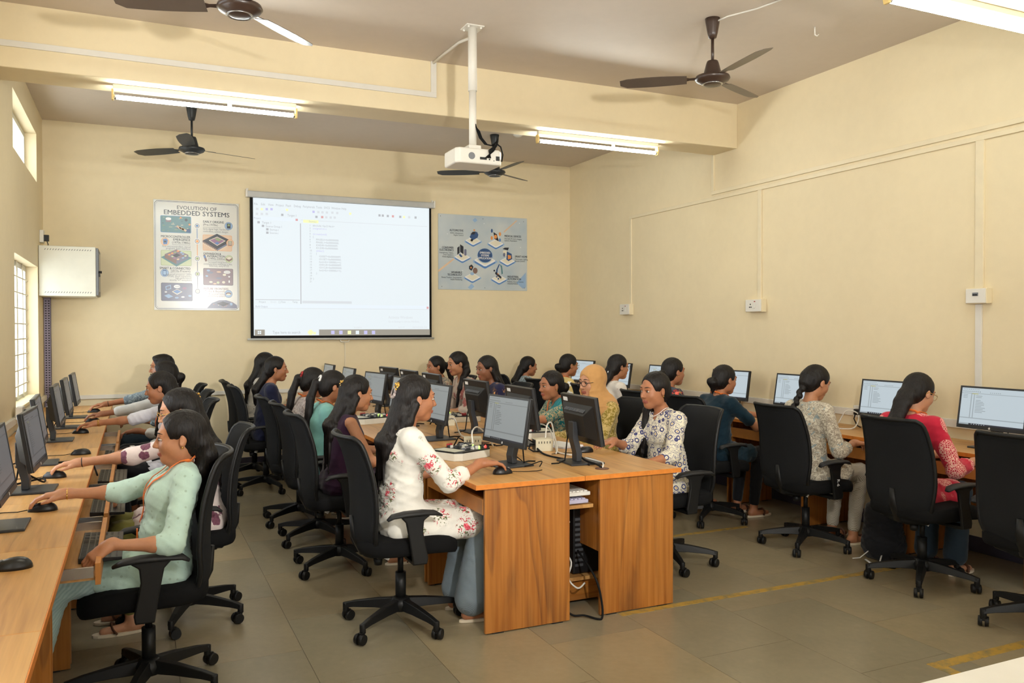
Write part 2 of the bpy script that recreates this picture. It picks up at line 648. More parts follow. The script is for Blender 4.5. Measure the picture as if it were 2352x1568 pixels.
tube_light(3.12, 4.31, -0.45, ADDED_BEAM[2], 'added unseen tube light on the beam behind the camera, right side')  # unseen pair added behind the camera to brighten surfaces facing it
tube_light(-0.12, 1.09, -0.45, ADDED_BEAM[2], 'added unseen tube light on the beam behind the camera, left side')

# ------------------------------------------------------------------ ceiling fans
def make_fan(dark):
    t = thing('ceiling_fan', '', 'fan', group='three-bladed ceiling fans')
    mt = 'fan_dark' if dark else 'fan_brown'
    H = ZC
    obj('canopy', MB().lathe([(.012, -.135), (.026, -.13), (.034, -.10), (.046, -.03), (.05, 0)], 20), mt, t)
    obj('hook_bracket', MB().cyl((0, 0, -.004), (0, 0, .0), .03, n=10).tube([(-.03, 0, -.02), (0, 0, -.035), (.03, 0, -.02)], .004), 'chrome', t)
    obj('down_rod', MB().cyl((0, 0, -.135), (0, 0, -.30), .0105, n=12), mt, t)
    obj('yoke_cover', MB().lathe([(.068, -.385), (.06, -.37), (.042, -.30), (.036, -.285), (.012, -.28)], 20), mt, t)
    mo = obj('motor', MB().lathe([(.0, -.448), (.035, -.447), (.06, -.442), (.066, -.438), (.105, -.42), (.118, -.404), (.112, -.388), (.07, -.384), (.0, -.384)], 28), mt, t)
    obj('rim_ring', MB().lathe([(.062, -.4425), (.066, -.4445), (.07, -.4395)], 28), 'chrome', mo)
    for k in range(3):
        a = 2 * math.pi * k / 3
        R_ = Matrix.Rotation(a, 3, 'Z')
        m = MB()
        out, n = [], 10
        for i in range(n + 1):
            u = i / n
            out.append((.17 + .45 * u, -.052 - .012 * math.sin(u * 3.0) + (.03 * max(0, u - .9) / .1)))
        for i in range(n, -1, -1):
            u = i / n
            out.append((.17 + .45 * u, .05 + .016 * math.sin(u * 3.0) - (.012 * max(0, u - .9) / .1)))
        mb = MB().prism(out, 2, -.0015, .0015)
        tilt = Matrix.Rotation(math.radians(13), 3, 'X')
        mb.v = [R_ @ (tilt @ Vector(p) + Vector((0, 0, -.40 - .015 * 0))) for p in mb.v]
        bl = obj('blade', mb, 'fan_dark' if dark else 'fan_blade', t)
        m = MB()
        m.prism([(.095, -.016), (.15, -.012), (.19, -.028), (.225, -.02), (.225, .02), (.19, .028), (.15, .012), (.095, .016)], 2, -.004, 0)
        m.v = [R_ @ (tilt @ Vector(p) + Vector((0, 0, -.396))) for p in m.v]
        obj('blade_bracket', m, mt, bl)
    return t
for x, y, a, dark, lab in (
        (0.51, 4.55, 2.87, False, 'brown ceiling fan cut off by the top edge, left of the projector pole'),
        (3.557, 4.52, 2.50, False, 'brown ceiling fan near the right wall, in front of the beam'),
        (0.492, 8.284, 2.43, True, 'dark grey ceiling fan beyond the beam, above the tall poster'),
        (3.53, 8.17, 2.65, True, 'dark ceiling fan beyond the beam, half hidden behind the projector')):
    f = make_fan(dark)
    f.location = (x, y, ZC)
    f.rotation_euler = (0, 0, a)
    f['label'] = lab
# thin cable to the near right fan and hook in the ceiling
tag(obj('fan_cable', MB().tube([(3.56, 4.50, ZC - .03), (3.6, 4.42, ZC - .012), (3.7, 4.25, ZC - .005), (3.78, 3.9, ZC - .005), (3.80, 3.06, ZC - .005)], .006, 6), 'trunking_white'),
    'thin white cable along the ceiling to the brown fan near the right wall', 'cable')
t = thing('ceiling_rose', 'small white ceiling rose beyond the beam near the projector', 'fixture', (3.75, 8.05, ZC))
obj('rose_cap', MB().lathe([(.0, -.028), (.03, -.026), (.05, -.012), (.055, 0)], 18), 'white_plastic', t)
tag(obj('ceiling_hook', MB().tube([(4.3, 4.35, ZC), (4.3, 4.35, ZC - .03), (4.31, 4.36, ZC - .05), (4.33, 4.36, ZC - .055), (4.345, 4.36, ZC - .04)], .005, 6), 'trunking_white'),
    'small white hook in the ceiling between fan and right wall', 'hook')

# ------------------------------------------------------------------ projector on its pole
PX, PY = 2.139, 5.332
t = thing('projector', 'white ceiling projector with black cables hanging on a long white pole', 'projector', (PX, PY, 0))
m = MB().cyl((0, 0, 2.76), (0, 0, 3.15), .026, n=18).cyl((0, 0, 3.15), (0, 0, ZC - .004), .031, n=18)
obj('pole', m, 'white_plastic', t)
m = MB().box((0, 0, ZC - .004), (.13, .13, .008))
for a in (-1, 1):
    for b in (-1, 1):
        m.cyl((a * .045, b * .045, ZC - .02), (a * .045, b * .045, ZC - .006), .008, n=8)
obj('ceiling_plate', m, 'white_plastic', t, .002)
obj('mount_bracket', MB().box((-.0, 0, 2.75), (.09, .09, .04)).box((0, 0, 2.735), (.2, .14, .012)), 'white_plastic', t, .003)
m = MB()
W, D, Hh = .34, .26, .105
out = [(-W / 2 + .025, -D / 2), (W / 2 - .025, -D / 2), (W / 2, -D / 2 + .03), (W / 2, D / 2 - .02), (W / 2 - .03, D / 2), (-W / 2 + .03, D / 2), (-W / 2, D / 2 - .02), (-W / 2, -D / 2 + .03)]
m.prism(out, 2, 2.625, 2.625 + Hh)
body = obj('projector_body', m, 'white_plastic', t, .012, seg=3)
m = MB()
for i in range(7):
    m.bb(-.11 + i * .0, -.04, -D / 2 - .001, -D / 2 + .002, 2.65 + i * .009, 2.654 + i * .009)
obj('speaker_grille', MB().cyl((-.06, -D / 2 - .002, 2.675), (-.06, -D / 2 + .004, 2.675), .024, n=20), 'mid_grey', body)
for x0, x1, z0, z1 in ((.0, .05, 2.655, 2.672), (.065, .075, 2.655, 2.665), (.1, .106, 2.65, 2.656), (.118, .145, 2.655, 2.685)):
    obj('port', MB().bb(x0, x1, -D / 2 - .002, -D / 2, z0, z1), 'black_plastic', body)
obj('lens', MB().cyl((.06, D / 2 - .01, 2.675), (.06, D / 2 + .02, 2.675), .035, .04, n=24), 'black_plastic', body)
m = MB()
for q in range(4):
    s = q * .006
    m.tube([(.012, -.02, 2.92 - s), (.02 + s, -.03, 2.87), (.03 + s, -.05, 2.82), (.06 + s, -.07, 2.775), (.10 + s, -.09, 2.765), (.14, -.12, 2.79 + s), (.12, -.15, 2.765), (.09 - s * 2, -.16, 2.715), (.04 + q * .012, -D / 2 - .006, 2.668)], .0045, 6)
m.tube([(.11, -.13, 2.78), (.15, -.14, 2.75), (.17, -.13, 2.70), (.175, -.1, 2.66)], .005, 6)
obj('cable_bundle', m, 'black_matte', t)
tag(obj('conduit', MB().tube([(2.13, 6.13, ZC - .012), (2.135, 5.9, ZC - .012), (2.14, 5.6, ZC - .02), (2.14, 5.42, ZC - .05), (2.14, 5.36, ZC - .07)], .011, 8), 'trunking_white'),
    'white flexible conduit from beam to the top of the projector pole', 'conduit')

# ------------------------------------------------------------------ projection screen with a self-glowing editor window
XZ = ((1, 0, 0), (0, 0, 1))
t = thing('projector_screen', 'pull-down projector screen on the back wall showing a bright code editor window', 'screen', (0, YB - .05, 0))
m = MB().box((2.177, .0, 2.975), (2.14, .06, .07))
hs = obj('housing', m, 'mid_grey', t, .012)
MATS['screen_case'] = plain('screen_case', srgb(188, 188, 184), .4)
hs.data.materials[0] = MATS['screen_case']
for sx in (1.105, 3.249):
    obj('end_cap', MB().box((sx, .0, 2.985), (.018, .066, .085)), 'white_plastic', t, .004)
for sx in (1.118, 3.236):
    obj('wall_bracket', MB().box((sx, .03, 3.025), (.018, .03, .03)), 'white_plastic', t, .003)
obj('black_border', MB().box((2.177, 0, 2.17), (2.075, .004, 1.55)), 'black_matte', t)
obj('weight_bar', MB().cyl((1.105, 0, 1.396), (3.245, 0, 1.396), .011, n=10), 'screen_case', t)
obj('pull_handle', MB().tube([(2.12, -.0, 1.385), (2.125, -.005, 1.362), (2.17, -.006, 1.358), (2.215, -.005, 1.362), (2.22, 0, 1.385)], .005, 6), 'white_plastic', t)
obj('pull_cord', MB().tube([(2.17, 0, 1.358), (2.172, .0, 1.2), (2.17, .02, .95)], .0025, 5), 'white_plastic', t)
SX0, SX1, SZ0, SZ1 = 1.172, 3.187, 1.437, 2.938
emit('projection_white', (.88, .96, 1.0, 1), .86)
emit('projection_panel', (.82, .90, .97, 1), .93, False)
emit('projection_grey', (.62, .62, .66, 1), .75, False)
emit('projection_text', (.60, .62, .66, 1), .72, False)
emit('projection_bar', (.52, .48, .40, 1), .62, False)
emit('projection_yellow', (.93, .95, .50, 1), .95, False)
emit('projection_violet', (.62, .60, .95, 1), .85, False)
emit('projection_pale', (.76, .80, .84, 1), .86, False)
emit('projection_red', (.85, .45, .45, 1), .8, False)
img = obj('emissive_image', MB().box(((SX0 + SX1) / 2, -.003, (SZ0 + SZ1) / 2), (SX1 - SX0, .002, SZ1 - SZ0)), 'projection_white', t)  # emission stands in for the projector's light; the projector throws none
def zpx(x, y):
    u = (x - 80) / 1755
    v = (y - (105 + 100 * u)) / (1385 - 110 * u)
    return SX0 + u * (SX1 - SX0), SZ1 - v * (SZ1 - SZ0)
PM = ['projection_white', 'projection_panel', 'projection_grey', 'projection_text', 'projection_bar', 'projection_yellow', 'projection_violet', 'projection_pale', 'projection_red']
m = MB()
def zrect(x0, y0, x1, y1, mat, lift=.0005):
    a, b = zpx(x0, y0), zpx(x1, y1)
    c = zpx((x0 + x1) / 2, (y0 + y1) / 2)
    hw = (b[0] - a[0]) / 2
    zt = zpx(x0, y0)[1]
    hh = abs((y1 - y0) / (1385 - 110 * (((x0 + x1) / 2 - 80) / 1755)) * (SZ1 - SZ0)) / 2
    m.box((c[0], -.0045 - lift, c[1]), (hw * 2, .001, hh * 2), mat)
zrect(80, 300, 505, 332, 1)
zrect(80, 1180, 1835, 1215, 1)
zrect(518, 360, 526, 1170, 2)
zrect(95, 1128, 512, 1133, 2)
zrect(526, 355, 1815, 359, 7)
zrect(548, 325, 695, 355, 5)
zrect(535, 1142, 1020, 1166, 7)
zrect(88, 1428, 1838, 1488, 4)
zrect(180, 1428, 695, 1488, 0, .001)
zrect(80, 1218, 1835, 1222, 7)
for (x, y, k) in ((118, 218, 7), (160, 220, 5), (206, 220, 6), (250, 220, 6), (395, 226, 5), (648, 243, 6), (695, 246, 7), (735, 248, 7), (778, 250, 7), (832, 251, 7), (880, 254, 7), (1010, 260, 5), (1308, 276, 3), (1342, 278, 3), (1394, 282, 3), (1448, 285, 8), (1525, 290, 3), (1565, 292, 5), (1620, 294, 7), (1688, 297, 3), (115, 268, 7), (160, 268, 7), (206, 268, 7), (350, 276, 3), (676, 294, 3), (732, 296, 8), (772, 298, 7), (815, 300, 7), (855, 300, 7), (486, 325, 8), (1815, 1208, 8), (130, 352, 3), (170, 388, 3), (210, 422, 3), (210, 456, 3)):
    zrect(x - 11, y - 11, x + 11, y + 11, k, .0012)
for (x, k) in ((830, 6), (910, 6), (995, 5), (1076, 0), (1160, 6), (1240, 6)):
    zrect(x - 17, 1440, x + 17, 1476, k, .0015)
for (x, y) in ((122, 1450), (140, 1450), (122, 1468), (140, 1468)):
    zrect(x - 7, y - 7, x + 7, y + 7, 0, .0015)
for (x, y, w, h) in ((612, 1458, 14, 26), (612, 1458, 26, 14), (652, 1466, 12, 12)):
    zrect(x - w, y - h, x + w, y + h, 5, .002)
def ztext(s, x, y, px, mat=3, w=.84):
    a = zpx(x, y)
    text_mesh(m, s, px / 1385 * (SZ1 - SZ0) * 1.35, (a[0], -.0068, a[1]), mat, frame=XZ, width=w)
for s, x in (('File', 88), ('Edit', 152), ('View', 218), ('Project', 290), ('Flash', 382), ('Debug', 458), ('Peripherals', 545), ('Tools', 672), ('SVCS', 750), ('Window', 822), ('Help', 922)):
    ztext(s, x, 178 + (x - 88) * .05, 24)
ztext('Target 1', 398, 290, 24)
ztext('Project', 86, 318, 20)
ztext('Target 1', 160, 364, 24)
ztext('Source Group 1', 195, 400, 22)
ztext('Startup.c', 232, 434, 22)
ztext('Source.c', 232, 466, 22)
ztext('Source.c', 602, 348, 20)
code = ['#include <lpc214x.h>', 'unsigned int i;', '', 'int main(void)', '{', '  PINSEL0=0x00000000;', '  PINSEL1=0x00000000;', '  IO0DIR=0x000000FF;', '  IO1DIR=0x00000000;', '  while(1)', '  {', '    IO0SET=0x000000FF;', '    IO1SET=0x00000000;', '    for(i=0;i<100000;i++);', '    IO0CLR=0x000000FF;', '    IO1CLR=0x00000000;', '    for(i=0;i<100000;i++);', '  }', '', '}', '']
for i, s in enumerate(code):
    y = 388 + i * 28.2
    ztext(str(i + 1), 608, y, 20)
    if s.strip():
        ind = len(s) - len(s.lstrip())
        ztext(s.strip(), 640 + ind * 15, y + 2, 20, 6 if i in (1, 3, 9) else 3, .95)
ztext('Build Output', 96, 1206, 20)
ztext('Project', 128, 1160, 20)
ztext('Books', 236, 1160, 20, 7)
ztext('{ } Func', 310, 1160, 20)
ztext('Temp', 440, 1160, 20)
ztext('Activate Windows', 1395, 1318, 32, 7)
ztext('Go to Settings to activate Windows.', 1395, 1357, 21, 7)
ztext('Simulation', 1040, 1415, 18, 7)
ztext('L:4 C:15', 1500, 1412, 18, 7)
ztext('CAP NUM SCRL OVR', 1648, 1412, 16, 7)
ztext('Type here to search', 252, 1472, 30, 3)
obj('screen_content', m, PM, img)['kind'] = 'stuff'

# ------------------------------------------------------------------ posters
def gloss(name, stops, scale=2.0):
    t = NT(name)
    t.base(t.ramp(t.noise(t.coord(), scale, 2), stops))
    t.set(0.2, 0.5)
    MATS[name] = t.m
gloss('poster_paper', [(.35, srgb(206, 208, 204)), (.65, srgb(220, 216, 206))])
gloss('poster_blue', [(.3, srgb(176, 190, 200)), (.7, srgb(200, 206, 206))], 3)
def ink(name, r, g, b, rough=.22):
    plain(name, srgb(r, g, b), rough, .4, var=.04)
for nm, rgb in dict(ink_dark=(38, 42, 56), ink_grey=(110, 112, 120), ink_teal=(84, 128, 136), ink_slate=(112, 116, 140), ink_mauve=(132, 112, 122), ink_orange=(226, 150, 84), ink_green=(140, 160, 110),
                    ink_blue=(86, 130, 190), ink_cream=(226, 220, 200), ink_brown=(128, 100, 92), ink_navy=(52, 84, 132), ink_white=(232, 234, 236), ink_pale=(150, 180, 214), ink_peach=(222, 190, 160), ink_lime=(196, 206, 170), ink_violet=(150, 110, 140)).items():
    ink(nm, *rgb)
INK = ['ink_dark', 'ink_grey', 'ink_teal', 'ink_slate', 'ink_mauve', 'ink_orange', 'ink_green', 'ink_blue', 'ink_cream', 'ink_brown', 'ink_navy', 'ink_white', 'ink_pale', 'ink_peach', 'ink_lime', 'ink_violet']
IK = {n[4:]: i for i, n in enumerate(INK)}
class Flat:
    """draws flat print on a wall poster in the poster's own pixel frame"""
    def __init__(s, ox, oz, w, h, pw, ph):
        s.ox, s.oz, s.w, s.h, s.pw, s.ph = ox, oz, w, h, pw, ph
        s.m = MB()
        s.l = .0
    def p(s, x, y):
        return s.ox + x / s.pw * s.w, s.oz - y / s.ph * s.h
    def poly(s, pts, c, l=.0005):
        q = [s.p(*a) for a in pts]
        n = len(q)
        s.m.add([(a, -l, b) for a, b in q], [tuple(range(n))], IK[c])
    def rect(s, x0, y0, x1, y1, c, l=.0005, r=0):
        if r:
            pts = []
            for cx, cy, a0 in ((x1 - r, y0 + r, -90), (x1 - r, y1 - r, 0), (x0 + r, y1 - r, 90), (x0 + r, y0 + r, 180)):
                for k in range(4):
                    a = math.radians(a0 + 30 * k)
                    pts.append((cx + r * math.cos(a), cy + r * math.sin(a)))
            s.poly(pts, c, l)
        else:
            s.poly([(x0, y0), (x1, y0), (x1, y1), (x0, y1)], c, l)
    def disc(s, x, y, rx, c, l=.0005, ry=None, n=20):
        ry = ry or rx
        s.poly([(x + rx * math.cos(2 * math.pi * k / n), y + ry * math.sin(2 * math.pi * k / n)) for k in range(n)], c, l)
    def text(s, t, x, y, px, c='dark', align='LEFT', bold=0, w=1.0, l=.0022):
        a = s.p(x, y)
        for k, o in enumerate((0,) if not bold else (0, -1.6, 1.6)):      # heavier lettering by three shifted impressions
            text_mesh(s.m, t, px / s.ph * s.h * 1.38, (a[0] + o * bold, -l - k * .00015, a[1]), IK[c], align, XZ, 0, w)

P1 = thing('poster', 'tall pale poster titled Evolution of Embedded Systems left of the screen', 'poster', (0, YB - .009, 0), 0, 'wall posters')
pw, ph = 1050, 1370
F1 = Flat(.177, 2.866, .853, 1.157, pw, ph)
obj('board', MB().bb(.177, .177 + .853, 0.0, .006, 2.866 - 1.157, 2.866), 'poster_paper', P1, .002)
def ring(F, x0, y0, x1, y1, c, w, cut):
    F.rect(x0 + cut, y0, x1 - cut, y0 + w, c); F.rect(x0 + cut, y1 - w, x1 - cut, y1, c)
    F.rect(x0, y0 + cut, x0 + w, y1 - cut, c); F.rect(x1 - w, y0 + cut, x1, y1 - cut, c)
    for a, b, d1, d2 in ((x0, y0, 1, 1), (x1, y0, -1, 1), (x0, y1, 1, -1), (x1, y1, -1, -1)):
        F.poly([(a, b + d2 * cut), (a + d1 * cut, b), (a + d1 * (cut + w), b + d2 * w * .3), (a + d1 * w, b + d2 * (cut + w * .3))], c)
ring(F1, 12, 12, 1038, 1358, 'dark', 5, 30)
ring(F1, 24, 24, 1026, 1346, 'slate', 3, 30)
F1.text('EVOLUTION OF', 525, 108, 46, 'dark', 'CENTER', w=1.05)
F1.text('EMBEDDED SYSTEMS', 525, 180, 60, 'dark', 'CENTER', bold=.0005, w=1.02)
# timeline
F1.rect(521, 300, 529, 500, 'blue'); F1.rect(521, 500, 529, 720, 'orange'); F1.rect(521, 720, 529, 1150, 'slate')
for y, c in ((306, 'blue'), (500, 'orange'), (718, 'green'), (912, 'green'), (1130, 'cream')):
    F1.disc(525, y, 36, 'white', .001); F1.disc(525, y, 30, 'slate', .0014); F1.disc(525, y, 23, 'cream', .0018); F1.disc(525, y, 15, c, .0022)
def pic(x0, y0, x1, y1, edge, fill):
    F1.rect(x0, y0, x1, y1, edge, .0005, 14); F1.rect(x0 + 4, y0 + 4, x1 - 4, y1 - 4, fill, .0009, 12)
pic(82, 195, 452, 405, 'blue', 'teal')
for k in range(26):
    x, y = RNG.uniform(100, 430), RNG.uniform(215, 385)
    F1.rect(x, y, x + RNG.uniform(8, 40), y + RNG.uniform(3, 8), RNG.choice(['cream', 'dark', 'lime', 'slate', 'green']), .0014)
F1.disc(178, 235, 34, 'white', .0018, 18); F1.rect(146, 240, 210, 275, 'mauve', .0016)
F1.disc(392, 240, 18, 'dark', .0018); F1.rect(390, 355, 440, 395, 'navy', .0018); F1.disc(325, 215, 12, 'orange', .0018); F1.disc(432, 295, 12, 'orange', .0018)
for k in range(3):
    F1.poly([(270 + k * 32, 325 + k * 15), (285 + k * 32, 310 + k * 15), (335 + k * 32, 345 + k * 12), (320 + k * 32, 362 + k * 12)], 'peach', .002)
F1.text('EARLY ORIGINS', 598, 262, 30, 'dark', bold=.0003, w=.86); F1.text('(Pre-1970s)', 598, 298, 27, 'dark')
F1.rect(598, 316, 820, 319, 'grey')
F1.text('Early digital logic, hardwired', 598, 350, 24, 'grey', w=.82); F1.text('controllers, custom designs', 598, 380, 24, 'grey', w=.82)
F1.disc(918, 290, 50, 'navy', .001); F1.disc(918, 290, 46, 'pale', .0014); F1.rect(895, 258, 942, 322, 'dark', .0018, 6); F1.rect(905, 266, 932, 292, 'green', .0022)
F1.text('MICROCONTROLLER', 440, 468, 30, 'dark', 'RIGHT', bold=.0003, w=.86); F1.text('EMERGENCE', 440, 503, 30, 'dark', 'RIGHT', bold=.0003, w=.86); F1.text('(1970s-1980s)', 440, 538, 27, 'dark', 'RIGHT')
F1.rect(220, 552, 440, 555, 'grey')
F1.text('First microcontrollers, stored', 442, 588, 24, 'grey', 'RIGHT', w=.82); F1.text('programs, basic interfaces', 442, 612, 24, 'grey', 'RIGHT', w=.82)
F1.disc(135, 520, 50, 'orange', .001); F1.disc(135, 520, 46, 'peach', .0014); F1.poly([(110, 490), (150, 480), (168, 500), (160, 550), (115, 555)], 'blue', .0018); F1.rect(122, 508, 150, 530, 'dark', .0022)
pic(594, 412, 958, 612, 'orange', 'peach')
F1.poly([(590, 490), (770, 395), (955, 480), (770, 590)], 'dark', .0014); F1.poly([(590, 490), (770, 590), (770, 612), (592, 512)], 'brown', .0012); F1.poly([(770, 590), (955, 480), (955, 502), (770, 612)], 'slate', .0012)
F1.poly([(668, 482), (772, 432), (878, 482), (772, 548)], 'cream', .0018); F1.poly([(680, 482), (772, 440), (866, 482), (772, 540)], 'violet', .0022); F1.poly([(740, 462), (772, 446), (830, 470), (790, 490)], 'green', .0026); F1.poly([(740, 515), (772, 498), (800, 515), (772, 532)], 'blue', .0026)
for k in range(9):
    F1.poly([(600 + k * 20, 512 + k * 11), (606 + k * 20, 515 + k * 11), (606 + k * 20, 535 + k * 11), (600 + k * 20, 532 + k * 11)], 'cream', .0018)
    F1.poly([(786 + k * 18, 604 - k * 11), (792 + k * 18, 600 - k * 11), (792 + k * 18, 618 - k * 11), (786 + k * 18, 622 - k * 11)], 'cream', .0018)
F1.disc(935, 508, 48, 'orange', .003); F1.disc(935, 508, 44, 'peach', .0034); F1.rect(908, 482, 958, 540, 'brown', .0038, 5)
for k in range(6):
    F1.rect(914 + (k % 3) * 14, 502 + (k // 3) * 16, 924 + (k % 3) * 14, 513 + (k // 3) * 16, 'cream', .0042)
F1.rect(914, 487, 952, 497, 'lime', .0042)
pic(84, 625, 452, 815, 'green', 'lime')
F1.poly([(85, 715), (270, 618), (455, 715), (270, 826)], 'teal', .0014); F1.poly([(130, 675), (270, 612), (415, 675), (270, 745)], 'mauve', .0018); F1.poly([(130, 675), (270, 745), (270, 795), (130, 722)], 'brown', .0018); F1.poly([(270, 745), (415, 675), (415, 722), (270, 795)], 'slate', .0018)
for k, (x, y, c) in enumerate(((165, 680, 'orange'), (200, 662, 'orange'), (235, 648, 'green'), (270, 632, 'orange'), (310, 650, 'pale'), (330, 668, 'pale'), (205, 700, 'lime'), (225, 722, 'violet'), (330, 715, 'pale'), (360, 690, 'lime'), (270, 735, 'peach'))):
    F1.poly([(x, y), (x + 22, y - 12), (x + 40, y - 2), (x + 18, y + 12)], c, .0024)
F1.poly([(220, 690), (275, 660), (320, 682), (268, 712)], 'dark', .0026)
F1.text('EXPANSION &', 600, 665, 28, 'dark', bold=.0003, w=.86); F1.text('INTERACTION', 645, 696, 28, 'dark', bold=.0003, w=.86); F1.text('(1990s-2000s)', 655, 726, 26, 'dark')
F1.rect(655, 738, 850, 741, 'grey')
F1.text('Increased integration,', 660, 768, 23, 'grey', w=.82); F1.text('communication interfaces (CAN,', 600, 792, 23, 'grey', w=.82); F1.text('Ethernet), early RTOS', 672, 815, 23, 'grey', w=.82)
F1.poly([(596, 672), (622, 665), (648, 745), (622, 752)], 'brown', .002); F1.poly([(601, 678), (619, 673), (630, 705), (611, 710)], 'blue', .0024)
F1.disc(920, 712, 50, 'green', .001); F1.disc(920, 712, 46, 'lime', .0014); F1.poly([(880, 702), (920, 675), (962, 695), (960, 722), (920, 745), (882, 728)], 'brown', .0018); F1.poly([(882, 702), (920, 680), (958, 696), (920, 720)], 'cream', .0022)
F1.text('SMART & CONNECTED', 442, 862, 29, 'dark', 'RIGHT', bold=.0003, w=.86); F1.text('(2010s-Present)', 440, 893, 26, 'dark', 'RIGHT')
F1.rect(190, 905, 440, 908, 'grey')
for k, s in enumerate(('Advanced processors (ARM,', 'FPGA), cloud connectivity,', 'high-performance,', 'security, IoT ecosystems')):
    F1.text(s, 456, 935 + 23 * k, 23, 'grey', 'RIGHT', w=.82)
F1.disc(128, 908, 50, 'slate', .001); F1.disc(128, 908, 46, 'pale', .0014); F1.rect(106, 872, 150, 942, 'navy', .0018, 6); F1.rect(111, 882, 145, 932, 'pale', .0022)
pic(596, 836, 970, 1050, 'dark', 'mauve')
for x, y, w, h, c in ((660, 865, 22, 12, 'pale'), (680, 890, 40, 14, 'slate'), (790, 880, 30, 10, 'peach'), (895, 880, 44, 20, 'white'), (640, 935, 16, 12, 'pale'), (860, 915, 22, 14, 'cream'), (920, 938, 13, 10, 'white'), (790, 960, 36, 12, 'slate'), (690, 1010, 22, 12, 'cream'), (780, 1015, 18, 16, 'lime'), (850, 1010, 20, 16, 'cream'), (920, 1000, 10, 18, 'white'), (740, 1030, 22, 8, 'peach')):
    F1.disc(x, y, w, c, .0014, h)
F1.text('CLOUD', 868, 886, 16, 'grey')
pic(84, 1030, 462, 1255, 'dark', 'slate')
F1.poly([(212, 1140), (275, 1105), (340, 1140), (275, 1178)], 'cream', .0014); F1.poly([(226, 1138), (275, 1112), (326, 1138), (275, 1166)], 'blue', .0018)
F1.disc(275, 1075, 40, 'white', .0014, 22); F1.text('CLOUD', 250, 1080, 16, 'slate')
F1.poly([(135, 1075), (200, 1055), (205, 1105), (140, 1125)], 'pale', .0014); F1.poly([(145, 1082), (192, 1066), (196, 1098), (150, 1114)], 'slate', .0018)
F1.poly([(120, 1190), (175, 1170), (228, 1200), (170, 1222)], 'pale', .0014); F1.disc(365, 1095, 26, 'violet', .0014, 16); F1.disc(345, 1205, 22, 'white', .0014, 10); F1.disc(430, 1190, 20, 'pale', .0014, 12); F1.disc(140, 1145, 16, 'white', .0014, 8); F1.disc(270, 1215, 24, 'pale', .0014, 10)
F1.text('FUTURE FRONTIERS', 600, 1108, 28, 'mauve', bold=.0003, w=.86); F1.text('(Today & Beyond)', 600, 1138, 25, 'mauve')
F1.rect(650, 1150, 850, 1153, 'grey'); F1.text('AI, quantum sensing,', 660, 1175, 22, 'mauve', w=.82); F1.text('autonomous systems', 650, 1198, 22, 'mauve', w=.82)
F1.disc(910, 1158, 50, 'slate', .001); F1.disc(910, 1158, 46, 'pale', .0014); F1.disc(910, 1155, 36, 'brown', .0018, 18); F1.disc(910, 1165, 26, 'cream', .0022, 10)
arc = [(640, 1342), (700, 1275), (790, 1240), (880, 1238), (960, 1262), (1015, 1300), (1020, 1342)]
F1.poly(arc, 'slate', .001)
for k in range(18):
    F1.disc(RNG.uniform(720, 980), RNG.uniform(1260, 1335), 5, RNG.choice(['orange', 'cream', 'teal']), .0016, 3)
F1.poly([(760, 1280), (840, 1255), (920, 1285), (840, 1318)], 'dark', .002); F1.rect(930, 1270, 958, 1305, 'pale', .0022, 4)
obj('poster_print', F1.m, INK, P1)['kind'] = 'stuff'

P2 = thing('poster', 'wide pale blue poster of embedded systems applications right of the screen', 'poster', (0, YB - .009, 0), 0, 'wall posters')
F2 = Flat(3.316, 2.893, 1.184, .911, 1625, 1290)
obj('board', MB().bb(3.316, 4.5, 0, .006, 1.982, 2.893), 'poster_blue', P2, .002)
F2.poly([(0, 960), (330, 700), (350, 720), (0, 1000)], 'peach', .0004); F2.poly([(1180, 250), (1420, 40), (1440, 50), (1190, 275)], 'peach', .0004)
F2.poly([(1420, 1150), (1600, 960), (1600, 1230), (1540, 1250)], 'pale', .0004); F2.poly([(520, 1250), (590, 1180), (640, 1230), (580, 1285)], 'pale', .0004); F2.poly([(610, 80), (660, 40), (700, 80), (650, 120)], 'pale', .0004)
for x, y in ((160, 340), (430, 960), (1480, 90), (1350, 380), (1500, 520), (1050, 1160), (820, 130)):
    F2.disc(x, y, 7, 'white', .0008)
def tile(x, y, s):
    q = lambda dx, dy: (x + dx * s, y + dy * s)
    F2.poly([q(-1.15, .28), q(0, .85), q(1.2, .22), q(1.2, .1), q(0, -.5), q(-1.15, .1)], 'pale', .0006)
    F2.poly([q(-1, .05), q(-.1, .52), q(.1, .52), q(1, .05), q(1, .28), q(.1, .78), q(-.1, .78), q(-1, .28)], 'blue', .0009)
    F2.poly([q(-1, .02), q(-.1, -.45), q(.1, -.45), q(1, .02), q(1, .12), q(.1, .6), q(-.1, .6), q(-1, .12)], 'white', .0012)
    F2.poly([q(-.85, .02), q(-.05, -.38), q(.05, -.38), q(.85, .02), q(.05, .46), q(-.05, .46)], 'poster' if False else 'cream', .0015)
for x, y in ((620, 430), (1035, 460), (425, 720), (1250, 760), (605, 1060), (1095, 1080)):
    tile(x, y, 135)
tile(835, 760, 190)
F2.disc(835, 690, 142, 'pale', .0020, 128); F2.disc(835, 685, 134, 'navy', .0024, 122)
for k, s in enumerate(('EMBEDDED', 'SYSTEMS', 'APPLICATIONS')):
    F2.text(s, 835, 655 + 48 * k, 36, 'white', 'CENTER', .0005, .78, .003)
